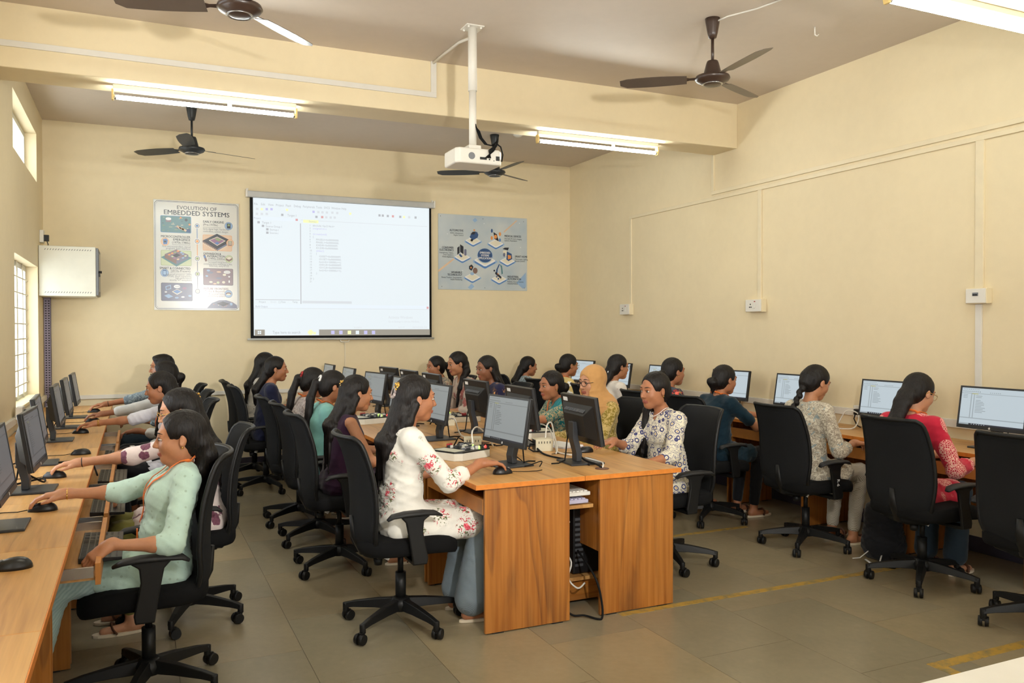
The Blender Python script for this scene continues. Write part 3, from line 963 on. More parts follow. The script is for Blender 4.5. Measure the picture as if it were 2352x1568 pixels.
# icons
F2.poly([(545, 395), (600, 300), (690, 280), (715, 330), (700, 380), (600, 440)], 'navy', .002); F2.poly([(570, 330), (610, 285), (670, 275), (640, 330)], 'dark', .0024); F2.disc(595, 430, 22, 'dark', .0026); F2.disc(640, 255, 16, 'orange', .0022); F2.poly([(545, 395), (600, 440), (600, 415), (548, 375)], 'white', .0026)
F2.poly([(990, 270), (1060, 310), (1090, 430), (1010, 390)], 'dark', .002); F2.disc(1030, 350, 28, 'orange', .0024, 36); F2.poly([(1060, 310), (1080, 300), (1090, 430), (1070, 440)], 'white', .002); F2.disc(962, 250, 18, 'navy', .002, 34); F2.disc(1112, 300, 22, 'orange', .002, 34); F2.disc(960, 375, 20, 'orange', .002, 34); F2.disc(1110, 405, 20, 'blue', .002, 30)
F2.poly([(335, 570), (375, 540), (375, 660), (335, 690)], 'dark', .002); F2.poly([(385, 510), (445, 545), (445, 680), (385, 640)], 'dark', .0022); F2.rect(458, 590, 500, 700, 'slate', .002, 14); F2.poly([(360, 690), (385, 672), (430, 715), (400, 735)], 'navy', .0024)
F2.poly([(1160, 560), (1200, 535), (1280, 530), (1260, 580)], 'dark', .0022); F2.poly([(1170, 590), (1240, 580), (1240, 700), (1170, 660)], 'cream', .002); F2.poly([(1240, 600), (1330, 640), (1340, 730), (1270, 770), (1230, 740)], 'navy', .0022); F2.poly([(1255, 660), (1320, 670), (1320, 720), (1260, 740)], 'orange', .0026); F2.disc(1190, 660, 22, 'slate', .0026, 36)
F2.disc(655, 955, 42, 'brown', .002, 52); F2.poly([(545, 880), (590, 850), (625, 890), (590, 960), (545, 930)], 'dark', .0024); F2.disc(580, 905, 14, 'orange', .0028); F2.disc(600, 1010, 34, 'pale', .002, 26)
F2.poly([(1040, 930), (1090, 830), (1110, 830), (1070, 920), (1060, 1000), (1040, 1000)], 'navy', .002); F2.poly([(1110, 830), (1150, 860), (1165, 990), (1140, 1010), (1130, 890)], 'teal', .002); F2.poly([(1030, 960), (1140, 1050), (1130, 1090), (1020, 1000)], 'dark', .0024); F2.disc(1075, 1000, 12, 'orange', .0028); F2.disc(1050, 1050, 18, 'slate', .0028); F2.disc(1080, 1085, 16, 'navy', .0028); F2.disc(1005, 945, 16, 'dark', .0028)
for s, x, y, al, lines in (('AUTOMOTIVE', 445, 290, 'RIGHT', ('ADAS, Infotainment,', 'Engine Control')), ('MEDICAL DEVICES', 1195, 345, 'LEFT', ('Wearable Monitors, Imaging', 'Systems, Pacemakers')), ('SMART HOME', 1390, 700, 'LEFT', ('Thermostats, Lighting,', 'Security Systems'))):
    F2.text(s, x, y, 36, 'dark', al, .0004, .8)
    for k, q in enumerate(lines):
        F2.text(q, x, y + 42 + 34 * k, 27, 'dark', al, 0, .78)
for s, x, y, al, lines in ((('CONSUMER', 'ELECTRONICS'), 270, 590, 'RIGHT', ('Smartphones, Tablets,', 'Smart Speakers,', 'Home Appliances')), (('WEARABLE', 'TECHNOLOGY'), 420, 1010, 'RIGHT', ('Fitness Trackers, Smartwatches,', 'Health Monitoring')), (('INDUSTRIAL', 'AUTOMATION'), 1250, 1060, 'LEFT', ('Robotics, Factory Control,', 'Industrial Robots'))):
    F2.text(s[0], x, y, 36, 'dark', al, .0004, .8)
    F2.text(s[1], x, y + 42, 36, 'dark', al, .0004, .8)
    for k, q in enumerate(lines):
        F2.text(q, x, y + 84 + 34 * k, 27, 'dark', al, 0, .78)
for x, y in ((40, 40), (800, 50), (1560, 60), (60, 1240), (830, 1250), (1570, 1240)):
    F2.disc(x, y, 6, 'dark', .001)
obj('poster_print', F2.m, INK, P2)['kind'] = 'stuff'

# ------------------------------------------------------------------ network cabinet, post and sockets
CX0, CX1, CY0, CZ0, CZ1 = XL + .003, -.345, 8.90, 1.825, 2.30
t = thing('network_cabinet', 'off-white metal wall cabinet with vent slots in the far left corner', 'cabinet', (0, 0, 0))
obj('cabinet_body', MB().bb(CX0, CX1, CY0, YB - .01, CZ0, CZ1), 'cabinet_metal', t, .006)
glass('cabinet_glass')
plain('smoked_glass', srgb(74, 92, 116), .15, .6)
m = MB().bb(CX1, CX1 + .022, CY0 + .005, YB - .02, CZ0 + .01, CZ1 - .01)
dr = obj('cabinet_door', m, 'mid_grey', t, .004)
obj('door_pane', MB().bb(CX1 + .022, CX1 + .025, CY0 + .05, YB - .06, CZ0 + .05, CZ1 - .05), 'smoked_glass', dr)
obj('door_lock', MB().cyl((CX1 + .02, CY0 + .03, 2.06), (CX1 + .05, CY0 + .03, 2.06), .012, n=12).box((CX1 + .03, CY0 + .03, 2.03), (.012, .014, .03)), 'black_plastic', dr)
m = MB()
for zz in (CZ0 + .035, CZ1 - .035):
    for i in range(18):
        x = CX0 + .055 + i * .0225
        m.box((x, CY0 - .0006, zz), (.016, .0016, .0045), 0, (0, -.9, 0))
obj('vent_slots', m, 'grey_plastic', t)['kind'] = 'stuff'
t = thing('slotted_post', 'purple-grey slotted metal upright under the wall cabinet', 'post', (XL + .035, 9.33, 0))
m = MB().bb(-.03, .03, -.0, .003, 0.0, 1.825).bb(.027, .03, .0, .045, 0.0, 1.825)
obj('angle_bar', m, 'perforated_post', t)
m = MB()
for i in range(42):
    for dx in (-.013, .013):
        m.bb(dx - .007, dx + .007, -.001, .0, .78 + i * .0245, .789 + i * .0245)
obj('slots', m, 'black_matte', t)['kind'] = 'stuff'
t = thing('wall_socket', 'white socket with a black plug above the wall cabinet', 'socket', (XL, 9.1, 2.385))
obj('socket_box', MB().bb(0, .035, -.06, .06, -.045, .075), 'white_plastic', t, .005)
obj('plug', MB().box((.055, -.02, .0), (.045, .045, .06)).tube([(.06, -.02, -.03), (.07, -.02, -.06), (.065, -.02, -.085)], .005, 6), 'black_plastic', t, .003)

def socket_box(y0, y1, z0, z1, label, kind):
    t = thing('switch_box', label, 'switch', (XR, (y0 + y1) / 2, (z0 + z1) / 2), 0, 'switch boxes on the right wall')
    w, h = y1 - y0, z1 - z0
    obj('box_body', MB().bb(-.055, 0, -w / 2, w / 2, -h / 2, h / 2), 'trunking', t, .004)
    # these are seen from their left: plate faces the room
    obj('face_plate', MB().bb(-.062, -.055, -w / 2 + .004, w / 2 - .004, -h / 2 + .004, h / 2 - .004), 'white_plastic', t, .003)
    m = MB()
    if kind == 'breaker':
        m.bb(-.066, -.062, -.02, .02, -.0, .022)
        obj('breaker_toggle', MB().bb(-.07, -.066, -.016, -.002, .002, .012).bb(-.07, -.066, .002, .016, .002, .012), 'black_plastic', t, .001)
        obj('breaker_window', m, 'mid_grey', t, .001)
    else:
        for dy, dz in ((.035, .012), (.025, -.014), (.045, -.014)):
            m.cyl((-.0635, dy, dz), (-.061, dy, dz), .0065, n=10)
        obj('socket_holes', m, 'black_matte', t)
        obj('rocker_switch', MB().box((-.064, -.02, -.002), (.006, .02, .045), 0, (0, .12, 0)), 'white_plastic', t, .001)
        obj('neon_lamp', MB().bb(-.0635, -.061, -.03, -.012, .032, .04), 'dark_red', t)
    return t
socket_box(7.90, 8.10, 1.66, 1.785, 'white switch socket on the right wall farthest from the camera', 's')
socket_box(5.745, 5.955, 1.65, 1.765, 'white switch socket on the right wall between the other two wall boxes', 's')
socket_box(3.615, 3.765, 1.662, 1.765, 'white breaker box on the right wall above the big lit monitor', 'breaker')
# ------------------------------------------------------------------ desks
DT = 0.745
plain('tray_wood', srgb(186, 124, 62), 0.42, var=0.12, vscale=12)
def desk(loc, rz, L, D, label, tray_out=0.0, group=None, p0=.055, p1=.525):
    """local +x is where the sitter looks; sitter edge at x = 0"""
    t = thing('computer_desk', label, 'desk', loc, rz, group)
    obj('desk_top', MB().bb(0.003, D, -L / 2 + .001, L / 2 - .001, DT - .025, DT), 'wood_y', t, .0015)
    m = MB().bb(0, .003, -L / 2 + .001, L / 2 - .001, DT - .025, DT - .0006)
    for s in (-1, 1):
        m.bb(.003, D, s * (L / 2 - .0016) - .0012, s * (L / 2 - .0016) + .0012, DT - .0245, DT - .0008)
    obj('edge_band', m, 'wood_edge', t)
    for s in (-1, 1):
        y = s * (L / 2 - .03)
        sp = obj('side_panel', MB().bb(p0, p1, y - .009, y + .009, .006, DT - .025), 'wood_z', t, .001)
        for q in (p0 + .04, p1 - .1):
            obj('panel_foot', MB().bb(q, q + .06, y - .009, y + .009, 0, .006), 'black_plastic', sp)
    obj('modesty_panel', MB().bb(p1 - .03, p1 - .012, -L / 2 + .04, L / 2 - .04, .33, DT - .025), 'wood_z', t)
    k = obj('keyboard_tray', MB().bb(.07 - tray_out, .07 - tray_out + .32, -L / 2 + .06, L / 2 - .06, .60, .616), 'wood_y', t, .001)
    obj('tray_lip', MB().bb(.052 - tray_out, .07 - tray_out, -L / 2 + .045, L / 2 - .045, .586, .664), 'tray_wood', k, .001)
    for s in (-1, 1):
        obj('drawer_rail', MB().bb(.075 - tray_out, .42 - tray_out, s * (L / 2 - .055) - .006, s * (L / 2 - .055) + .006, .612, .65), 'chrome', k)
    return t
L_Y = [2.81 + .885 * i for i in range(8)]
who_l = ['nearest left-wall desk cut off by the bottom left corner', 'left-wall desk in front of the woman in mint green', 'left-wall desk in front of the woman in the purple leaf print',
         'left-wall desk with a free mouse, no one seated at it', 'left-wall desk in front of the girl in the white shirt', 'left-wall desk in front of the sitter with the plain white sleeve', 'left-wall desk in front of the bearded man',
         'left-wall desk in the far corner under the wall cabinet']
for i, y in enumerate(L_Y[:7]):
    L = .885 if i < 6 else 9.27 - (L_Y[6] - .4425)
    desk((-.22, y if i < 6 else 9.27 - L / 2, 0), math.pi, L, .60, who_l[i] + ', light wood laminate', (.15 if 0 < i < 6 else .0), 'desks along the left wall')
desk((-.22, 2.81 - .885, 0), math.pi, .885, .60, 'left-wall desk beside the camera, only its edge in the bottom left corner', 0, 'desks along the left wall')
C_Y = [4.145 + .92 * i for i in range(6)]
cw = ['woman in the white floral kurta', 'woman in sleeveless purple', 'woman in turquoise', 'woman with the pink hair tie', 'woman in the navy top', 'woman in the dotted white top']
rw = ['woman in the cream kurta with blue rings', 'woman in the tan headscarf', 'woman in the teal kurta', 'woman in navy with orange flowers', 'woman in the beige floral top', 'woman with the high ponytail facing left']
for i, y in enumerate(C_Y):
    desk((1.49, y, 0), 0, .92, .604, 'wooden centre desk in front of the ' + cw[i], 0.0, 'desks in the centre block')
    desk((2.695, y, 0), math.pi, .92, .599, 'wooden centre desk in front of the ' + rw[i], 0.0, 'desks in the centre block', .04, .50)
W_Y = [2.59 + .87 * i for i in range(8)]
ww = ['empty chair at the right edge', 'woman in the red kurta', 'woman with the long braid', 'woman in the dark teal top', 'woman in navy with red ornaments', 'woman with the white hair flower', 'woman in pale yellow', 'woman in the blue and white print']
for i, y in enumerate(W_Y):
    L = .87 if i < 7 else 9.36 - (y - .435)
    desk((4.57, y if i < 7 else 9.36 - L / 2, 0), 0, L, .54, 'right-wall desk of light wood in front of the ' + ww[i], .03, 'desks along the right wall', .055, .48)

# white table corner next to the camera
t = thing('white_table', 'white table top cutting into the bottom right corner', 'table', (0, 0, 0))
obj('table_top', MB().bb(1.0, 2.6, .45, 1.212, .725, .755), 'table_white', t, .004)
for x in (1.06, 2.54):
    for y in (.51, 1.15):
        obj('leg', MB().bb(x - .02, x + .02, y - .02, y + .02, 0, .725), 'mid_grey', t)

# ------------------------------------------------------------------ monitors
for nm, c, s in (('bright', (.74, .86, .93, 1), .62), ('dim', (.56, .61, .61, 1), .42), ('grey', (.40, .40, .42, 1), .22)):
    emit('scr_%s_bg' % nm, c, s)
    emit('scr_%s_bar' % nm, tuple(x * .8 for x in c[:3]) + (1,), s * .8, False)
    emit('scr_%s_text' % nm, tuple(x * .55 for x in c[:3]) + (1,), s * .8, False)
    emit('scr_%s_dark' % nm, (.03, .035, .06, 1), s * .8, False)
    emit('scr_%s_tab' % nm, (.8, .8, .4, 1), s * .8, False)
plain('bezel', srgb(28, 28, 30), .35, .45)
plain('bezel_back', srgb(30, 29, 29), .5, .35)
plain('stand_metal', srgb(42, 44, 48), .4, .5)

def make_monitor(kind):
    t = thing('monitor', '', 'monitor', group='black flat monitors')
    tilt = Matrix.Rotation(math.radians(-9), 3, 'Y')
    ctr = Vector((0.0, 0, .25))
    def T(m):
        m.v = [tilt @ Vector(p) + ctr for p in m.v]
        return m
    W, H = .45, .27
    # case: frame with bezel thickness, tapering to the back
    m = MB()
    m.bb(-.022, .0, -W / 2, W / 2, -H / 2, H / 2)
    case = obj('case', T(m), 'bezel', t, .004)
    m = MB()
    b = .012
    for y0, y1, z0, z1 in ((-W / 2, W / 2, H / 2 - b, H / 2), (-W / 2, W / 2, -H / 2, -H / 2 + .022), (-W / 2, -W / 2 + b, -H / 2 + .022, H / 2 - b), (W / 2 - b, W / 2, -H / 2 + .022, H / 2 - b)):
        m.bb(0, .004, y0, y1, z0, z1)
    obj('bezel', T(m), 'bezel', case, .001)
    m = MB()
    y2, z2 = .16, .085
    a = [(-.022, -.2, -.105), (-.022, .2, -.105), (-.022, .2, .09), (-.022, -.2, .09)]
    c = [(-.058, -.13, -.085), (-.058, .13, -.085), (-.058, .13, .035), (-.058, -.13, .035)]
    m.add(a + c, [(3, 2, 1, 0), (4, 5, 6, 7), (0, 1, 5, 4), (1, 2, 6, 5), (2, 3, 7, 6), (3, 0, 4, 7)])
    bk = obj('back_cover', T(m), 'bezel_back', t, .004)
    m = MB()
    for i in range(14):
        yy = -.12 + i * .0185
        m.box((-.043, yy, .061), (.003, .012, .03), 0, (0, math.radians(57), 0))
    obj('vent_grille', T(m), 'grey_plastic', bk)['kind'] = 'stuff'
    m = MB().bb(-.0235, -.022, .13, .185, .095, .117)
    obj('inventory_sticker', T(m), 'paper_white', case)
    # screen
    k = kind
    mats = ['scr_%s_bg' % k, 'scr_%s_bar' % k, 'scr_%s_text' % k, 'scr_%s_dark' % k, 'scr_%s_tab' % k]
    m = MB()
    y0, y1, z0, z1 = -W / 2 + b, W / 2 - b, -H / 2 + .022, H / 2 - b
    m.bb(.0, .0012, y0, y1, z0, z1, 0)
    scr = obj('screen', T(m), mats[0], t)
    m = MB()
    def r(u0, v0, u1, v1, mat, l=.0016):
        # u from the viewer's left (-y) to right
        ya, yb = y0 + u0 * (y1 - y0), y0 + u1 * (y1 - y0)
        za, zb = z1 - v0 * (z1 - z0), z1 - v1 * (z1 - z0)
        m.bb(l - .0003, l, min(ya, yb), max(ya, yb), min(za, zb), max(za, zb), mat)
    r(0, .955, 1, 1, 3)
    r(0, .955, .16, 1, 1, .002)
    r(0, .135, 1, .15, 1)
    r(.155, .15, .17, .80, 1)
    r(.2, .15, .215, .80, 1)
    r(0, .80, 1, .825, 1)
    r(.17, .14, .27, .165, 4, .002)
    for i in range(9):
        r(.02 + i * .03, .03, .035 + i * .03, .045, 2)
        r(.02 + i * .033, .085, .038 + i * .033, .105, 2)
    for i in range(6):
        r(.45 + i * .03, .095, .465 + i * .03, .11, 2)
    for i in range(12):
        w = (.1, .09, .0, .08, .12, .14, .14, .1, .16, .13, .17, .12)[i]
        if w:
            r(.235, .20 + i * .04, .235 + w, .212 + i * .04, 2)
    for i in range(3):
        r(.03, .18 + i * .04, .1, .19 + i * .04, 2)
    for i in range(6):
        r(.2 + i * .04, .97, .215 + i * .04, .985, 0, .002)
    obj('screen_content', T(m), mats, scr)['kind'] = 'stuff'
    m = MB().cyl((.004, 0, -H / 2 + .011), (.0048, 0, -H / 2 + .011), .0065, n=16)
    lg = obj('maker_badge', T(m), 'paper_white', case)
    m = MB()
    text_mesh(m, 'hp', .0095, (.0053, -.0045, -H / 2 + .0085), frame=((0, 1, 0), (0, 0, 1)))
    obj('badge_letters', T(m), 'black_plastic', lg)
    # stand: leaning neck and flat square foot
    m = MB()
    pr = [(-.055, .012), (-.025, .012), (-.02, .055), (-.045, .15), (-.052, .235), (-.078, .235), (-.078, .14), (-.055, .055)]
    m.prism(pr, 1, -.032, .032)
    obj('neck', m, 'stand_metal', t, .003)
    m = MB().prism([(-.12, -.105), (.085, -.105), (.085, .105), (-.12, .105)], 2, 0, .011)
    obj('foot', m, 'stand_metal', t, .003)
    obj('power_lead', MB().tube([(-.06, .05, .19), (-.075, .055, .12), (-.085, .05, .05), (-.1, .03, .014), (-.16, -.02, .008), (-.2, -.01, .006)], .004, 6), 'black_matte', t)
    return t
protos = {k: (make_monitor(k), []) for k in ('bright', 'dim', 'grey')}
MON = []
def monitor(kind, x, y, rz, label):
    p, u = protos[kind]
    return place_copy(p, u, label, (x, y, DT), rz)
# left wall row: screens look toward +x
for x, y, a, lab in ((-.47, 3.67, 0, 'nearest monitor cut off by the left edge, beside the mint-green sitter'), (-.435, 4.45, -2, 'monitor of the woman in the purple leaf print, seen edge-on'),
                  (-.49, 5.33, 2, 'left-row monitor standing behind the free mouse'), (-.48, 6.40, 0, 'left-row monitor of the girl in the white shirt'),
                  (-.48, 7.22, 0, 'left-row monitor of the sitter with the plain white sleeve'), (-.475, 8.03, 0, 'farthest left-row monitor, at the bearded man')):
    monitor('grey', x, y, math.radians(a), lab)
for x, y, a, lab in ((1.86, 4.16, 186, 'monitor facing the woman in the white floral kurta'), (1.86, 5.36, 184, 'centre monitor hidden behind the floral woman\'s profile'),
                     (1.88, 6.22, 182, 'dim centre monitor in front of the woman in turquoise'), (1.88, 7.02, 188, 'dim centre monitor with clear screen in front of the long-haired women'),
                     (1.88, 8.02, 180, 'centre monitor of which only the top shows above the ponytails'), (1.88, 8.92, 180, 'farthest centre monitor by the back wall, seen over a black head')):
    monitor('dim', x, y, math.radians(a), lab)
for y, a, lab in ((4.07, -4, 'black monitor back with white sticker before the woman in blue rings'), (4.86, -2, 'monitor back with sticker, directly behind the nearest lit centre screen'), (5.62, 0, 'monitor back with sticker before the woman in navy with orange flowers'),
                  (6.62, 0, 'monitor back whose blue-lit top edge shows behind the floral woman'), (7.26, 2, 'monitor back with sticker, second from the back wall'), (7.92, 6, 'monitor back with sticker nearest the back wall, standing highest')):
    monitor('dim', 2.30, y, math.radians(a), lab)
for y, a, lab in ((3.43, 180, 'largest lit monitor at the right edge under the breaker box'), (4.23, 180, 'lit monitor left of the red kurta woman'), (5.12, 180, 'lit monitor left of the long braid'), (5.93, 186, 'narrow-looking lit monitor before the woman in dark teal'),
                  (7.00, 180, 'lit monitor behind the woman in blue rings'), (7.80, 180, 'lit monitor left of the white hair flower'), (8.62, 184, 'farthest lit monitor behind the tan headscarf'), (2.58, 180, 'lit monitor outside the right edge at the empty chair')):
    if y > 3:
        monitor('bright', 4.86, y, math.radians(a), lab)

# ------------------------------------------------------------------ mice and keyboards
def make_mouse():
    t = thing('mouse', '', 'mouse', group='black computer mice')
    m = MB()
    prof = []
    n, h = 18, 6
    vs, fs = [], []
    for i in range(h + 1):
        a = math.pi / 2 * i / h
        for k in range(n):
            b = 2 * math.pi * k / n
            x = .056 * math.cos(a) ** .8 * math.cos(b)
            y = .031 * math.cos(a) ** .7 * math.sin(b) * (1 - .18 * math.cos(b))
            z = .036 * math.sin(a) * (1 - .22 * math.cos(b) * (1 - a / 1.6))
            vs.append((x, y, max(z, 0)))
    for i in range(h):
        for k in range(n):
            k2 = (k + 1) % n
            fs.append((i * n + k, i * n + k2, (i + 1) * n + k2, (i + 1) * n + k))
    fs.append(tuple(reversed(range(n))))
    m.add(vs, fs, 0, True)
    obj('mouse_body', m, 'black_plastic', t)
    obj('scroll_wheel', MB().cyl((.03, -.003, .024), (.03, .003, .024), .009, n=12), 'mid_grey', t)
    obj('mouse_lead', MB().tube([(.055, 0, .008), (.09, .005, .004), (.14, -.01, .003), (.19, -.015, .003), (.23, .0, .003)], .002, 5), 'black_matte', t)
    return t
mp, mu = make_mouse(), []
for x, y, a, lab in ((-.36, 3.94, 180, 'black mouse under the hand of the woman in mint green'), (-.385, 4.80, 178, 'black mouse under the hand with the purple leaf sleeve'), (-.31, 5.63, 184, 'free black mouse lying alone on the left-wall desk'),
                     (-.374, 6.79, 180, 'black mouse under the hand with the yellow bracelet'), (-.327, 7.57, 180, 'black mouse under the hand of the plain white sleeve'), (-.356, 8.47, 180, 'black mouse under the bearded man\'s hand'),
                     (-.36, 3.02, 185, 'black mouse at the left edge below the nearest monitor'), (2.50, 4.40, 180, 'black mouse by the hand of the woman in blue rings'), (1.74, 3.93, 0, 'black mouse under the hand of the white floral kurta woman'),
                     (2.55, 5.35, 180, 'black mouse by the woman in the teal kurta')):
    place_copy(mp, mu, lab, (x, y, DT), math.radians(a))
def make_keyboard():
    t = thing('keyboard', '', 'keyboard', group='black keyboards on the trays')
    obj('keyboard_base', MB().prism([(-.075, 0), (.075, 0), (.075, .022), (-.075, .012)], 1, -.22, .22), 'black_plastic', t, .002)
    m = MB()
    for r_ in range(6):
        x = .06 - r_ * .022
        n = 15
        for c_ in range(22):
            y = .205 - c_ * .0195
            if (c_ in (15, 18)) or (r_ in (3, 0) and c_ in (16, 17) and r_ == 3):
                continue
            if r_ == 5 and 4 <= c_ <= 8:
                continue
            m.box((x, y, .0195 - r_ * .0018), (.0175, .0165, .006))
        if r_ == 5:
            m.box((x, .205 - 6 * .0195, .0195 - r_ * .0018), (.0175, .095, .006))
    obj('keys', m, 'chair_grey', t)['kind'] = 'stuff'
    return t
kp, ku = make_keyboard(), []
for (x, y, a, lab) in [(-.13, L_Y[1] + .02, 180, 'black keyboard on the pulled-out tray before the woman in mint green'), (-.13, L_Y[2], 180, 'black keyboard on the tray before the purple leaf print'), (-.13, L_Y[3], 180, 'black keyboard on the tray of the free left-wall seat'),
                       (-.13, L_Y[4], 180, 'black keyboard on the tray before the girl in white'), (4.70, W_Y[1], 0, 'black keyboard before the woman in red'), (4.70, W_Y[2], 0, 'black keyboard before the woman with the braid'), (4.70, W_Y[3], 0, 'black keyboard before the woman in dark teal')]:
    place_copy(kp, ku, lab, (x, y, .617), math.radians(a))
# spare keyboards stored in the gap of the centre block
plain('lavender_plastic', srgb(186, 182, 204), .45)
for z, mt, dx, lab in ((.625, 'white_plastic', 0.0, 'white spare keyboard lying in the gap between the centre desks'), (.585, 'lavender_plastic', -.012, 'pale lavender spare keyboard under the white one in the desk gap')):
    t = thing('keyboard', lab, 'keyboard', (2.105 + dx, 3.99, z), 0, 'spare keyboards in the desk gap')
    obj('keyboard_base', MB().bb(-.07, .07, -.22, .22, 0, .02), mt, t, .004)
    m = MB()
    for i in range(20):
        for j in range(5):
            m.bb(-.055 + j * .023, -.037 + j * .023, -.21 + i * .021, -.193 + i * .021, .02, .026)
    obj('keys', m, mt, t)['kind'] = 'stuff'
sh = tag(obj('storage_shelf', MB().bb(2.03, 2.186, 3.76, 4.5, .562, .58), 'wood_y'), 'narrow wooden shelf holding spare keyboards in the centre desk gap', 'shelf')
# CPU tower on a low wooden stand, cables
t = thing('computer_tower', 'black computer tower on a low wooden stand under the centre desks', 'computer', (2.245, 4.14, 0))
obj('tower_case', MB().bb(-.08, .09, -.2, .2, .16, .52), 'black_plastic', t, .006)
m = MB()
for i in range(10):
    m.bb(-.07, -.02, -.202, -.2, .2 + i * .028, .214 + i * .028)
obj('rear_slots', m, 'grey_plastic', t)['kind'] = 'stuff'
t = thing('tower_stand', 'low wooden stand carrying the computer tower in the desk gap', 'stand', (2.2, 4.12, 0))
obj('stand_board', MB().bb(-.14, .16, -.22, .24, .135, .155), 'wood_y', t, .001)
for s in (-.12, .14):
    obj('stand_side', MB().bb(s - .009, s + .009, -.2, .22, 0, .135), 'wood_z', t, .001)
obj('stand_front', MB().bb(-.11, .13, -.19, -.175, .02, .135), 'wood_x', t)
def cable(pts, r, mat, label, n=6):
    # Catmull-Rom smoothing
    P = [Vector(p) for p in pts]
    out = []
    for i in range(len(P) - 1):
        p0, p1, p2, p3 = P[max(i - 1, 0)], P[i], P[i + 1], P[min(i + 2, len(P) - 1)]
        for k in range(5):
            t_ = k / 5
            out.append(0.5 * ((2 * p1) + (p2 - p0) * t_ + (2 * p0 - 5 * p1 + 4 * p2 - p3) * t_ ** 2 + (3 * p1 - p0 - 3 * p2 + p3) * t_ ** 3))
    out.append(P[-1])
    return tag(obj('cable', MB().tube(out, r, n), mat), label, 'cable')
cable([(2.12, 4.0, .5), (2.06, 3.95, .46), (2.06, 3.93, .38), (2.1, 3.93, .3), (2.13, 3.9, .24), (2.09, 3.86, .17), (2.13, 3.83, .12), (2.18, 3.84, .14)], .005, 'trunking_white', 'white cable looping beside the computer tower in the desk gap')
cable([(2.03, 3.76, .03), (2.06, 3.74, .012), (2.11, 3.72, .012), (2.15, 3.66, .008), (2.18, 3.66, .01), (2.19, 3.68, .08), (2.175, 3.72, .2), (2.17, 3.9, .3)], .006, 'black_matte', 'black power cable trailing on the floor from the centre desk gap')
cable([(2.15, 4.0, .42), (2.1, 3.9, .36), (2.06, 3.88, .28), (2.05, 3.87, .2), (2.08, 3.88, .13)], .004, 'black_matte', 'thin black cable hanging inside the centre desk gap')
t = thing('power_adapter', 'white power adapter hanging on a cable in the desk gap', 'adapter', (2.10, 3.93, .455))
obj('adapter_body', MB().box((0, 0, 0), (.06, .03, .03), 0, (0, -.4, 0)), 'white_plastic', t, .003)

# ------------------------------------------------------------------ trainer kits, supplies, desk cables
emit('led_green', (.5, 1, .15, 1), 2.2, False)
emit('led_red', (1, .08, .06, 1), 1.6, False)
plain('pcb_black', srgb(26, 28, 28), .4)
plain('pcb_chip', srgb(54, 56, 58), .4)
plain('kit_white', srgb(218, 214, 200), .4)
plain('kit_plate', srgb(206, 204, 184), .4)
def make_kit(seed):
    r = random.Random(seed)
    t = thing('trainer_kit', '', 'electronics kit', group='microcontroller trainer kits')
    w, d = .30, .23
    out = [(-w / 2, -d / 2 + .03), (-w / 2 + .04, -d / 2), (w / 2 - .03, -d / 2), (w / 2, -d / 2 + .03), (w / 2, d / 2), (-w / 2, d / 2)]
    obj('kit_tray', MB().prism(out, 2, 0, .045), 'kit_white', t, .004)
    obj('circuit_board', MB().prism([(x * 1.0, y * 1.0) for x, y in out], 2, .045, .052), 'pcb_black', t)
    obj('name_plate', MB().bb(-w / 2 + .015, -w / 2 + .1, -d / 2 + .04, d / 2 - .02, .052, .0535), 'kit_plate', t)
    m = MB()
    for k in range(46):
        x, y = r.uniform(-.035, .135), r.uniform(-.1, .1)
        a, b = r.uniform(.006, .026), r.uniform(.005, .018)
        m.box((x, y, .052 + .006), (a, b, r.uniform(.008, .022)), r.choice([0, 0, 0, 1, 2]))
    obj('components', m, ['pcb_chip', 'mid_grey', 'white_plastic'], t)['kind'] = 'stuff'
    for x, y, c in ((.06, -.085, 'led_green'), (.075, -.02, 'led_green'), (.11, -.09, 'led_red')):
        obj('indicator_led', MB().cyl((x, y, .052), (x, y, .064), .006, n=10).ball((x, y, .064), .006, 8), c, t)
    obj('display', MB().bb(.03, .11, .0, .028, .052, .066), 'kit_plate', t)
    m = MB()
    for k in range(4):
        m.cyl((-.03 + k * .012, .09, .052), (-.03 + k * .012, .09, .075), .005, n=8)
    obj('terminal_posts', m, 'dark_red', t)
    return t
for i, (x, y, a, lab) in enumerate(((1.745, 4.54, 25, 'white trainer kit with glowing LEDs beside the floral woman\'s monitor'), (1.72, 6.55, 15, 'white trainer kit beside the long-haired woman in purple'),
                                    (2.49, 5.17, 170, 'white trainer kit before the teal kurta woman\'s hand'), (2.42, 6.35, 175, 'white trainer kit farther back before the woman with orange flowers'))):
    k = make_kit(i)
    k.location = (x, y, DT)
    k.rotation_euler = (0, 0, math.radians(a))
    k['label'] = lab
def make_psu():
    t = thing('power_supply', '', 'power supply', group='beige power supply boxes')
    obj('supply_case', MB().bb(-.055, .055, -.045, .045, 0, .075), 'beige_metal', t, .002)
    m = MB()
    for i in range(5):
        m.box((-.035 + i * .0175, -.0455, .055), (.004, .001, .014))
    obj('vent_slots', m, 'black_matte', t)['kind'] = 'stuff'
    obj('rear_plate', MB().bb(-.0565, -.055, -.042, .042, .004, .07), 'black_plastic', t)
    obj('supply_leads', MB().tube([(-.056, -.01, .04), (-.085, -.02, .045), (-.1, -.045, .02), (-.08, -.07, .008), (-.03, -.09, .006)], .005, 6).tube([(-.056, .015, .05), (-.09, .02, .07), (-.11, .04, .03), (-.12, .07, .006)], .005, 6), 'black_matte', t)
    return t
pp, pu = make_psu(), []
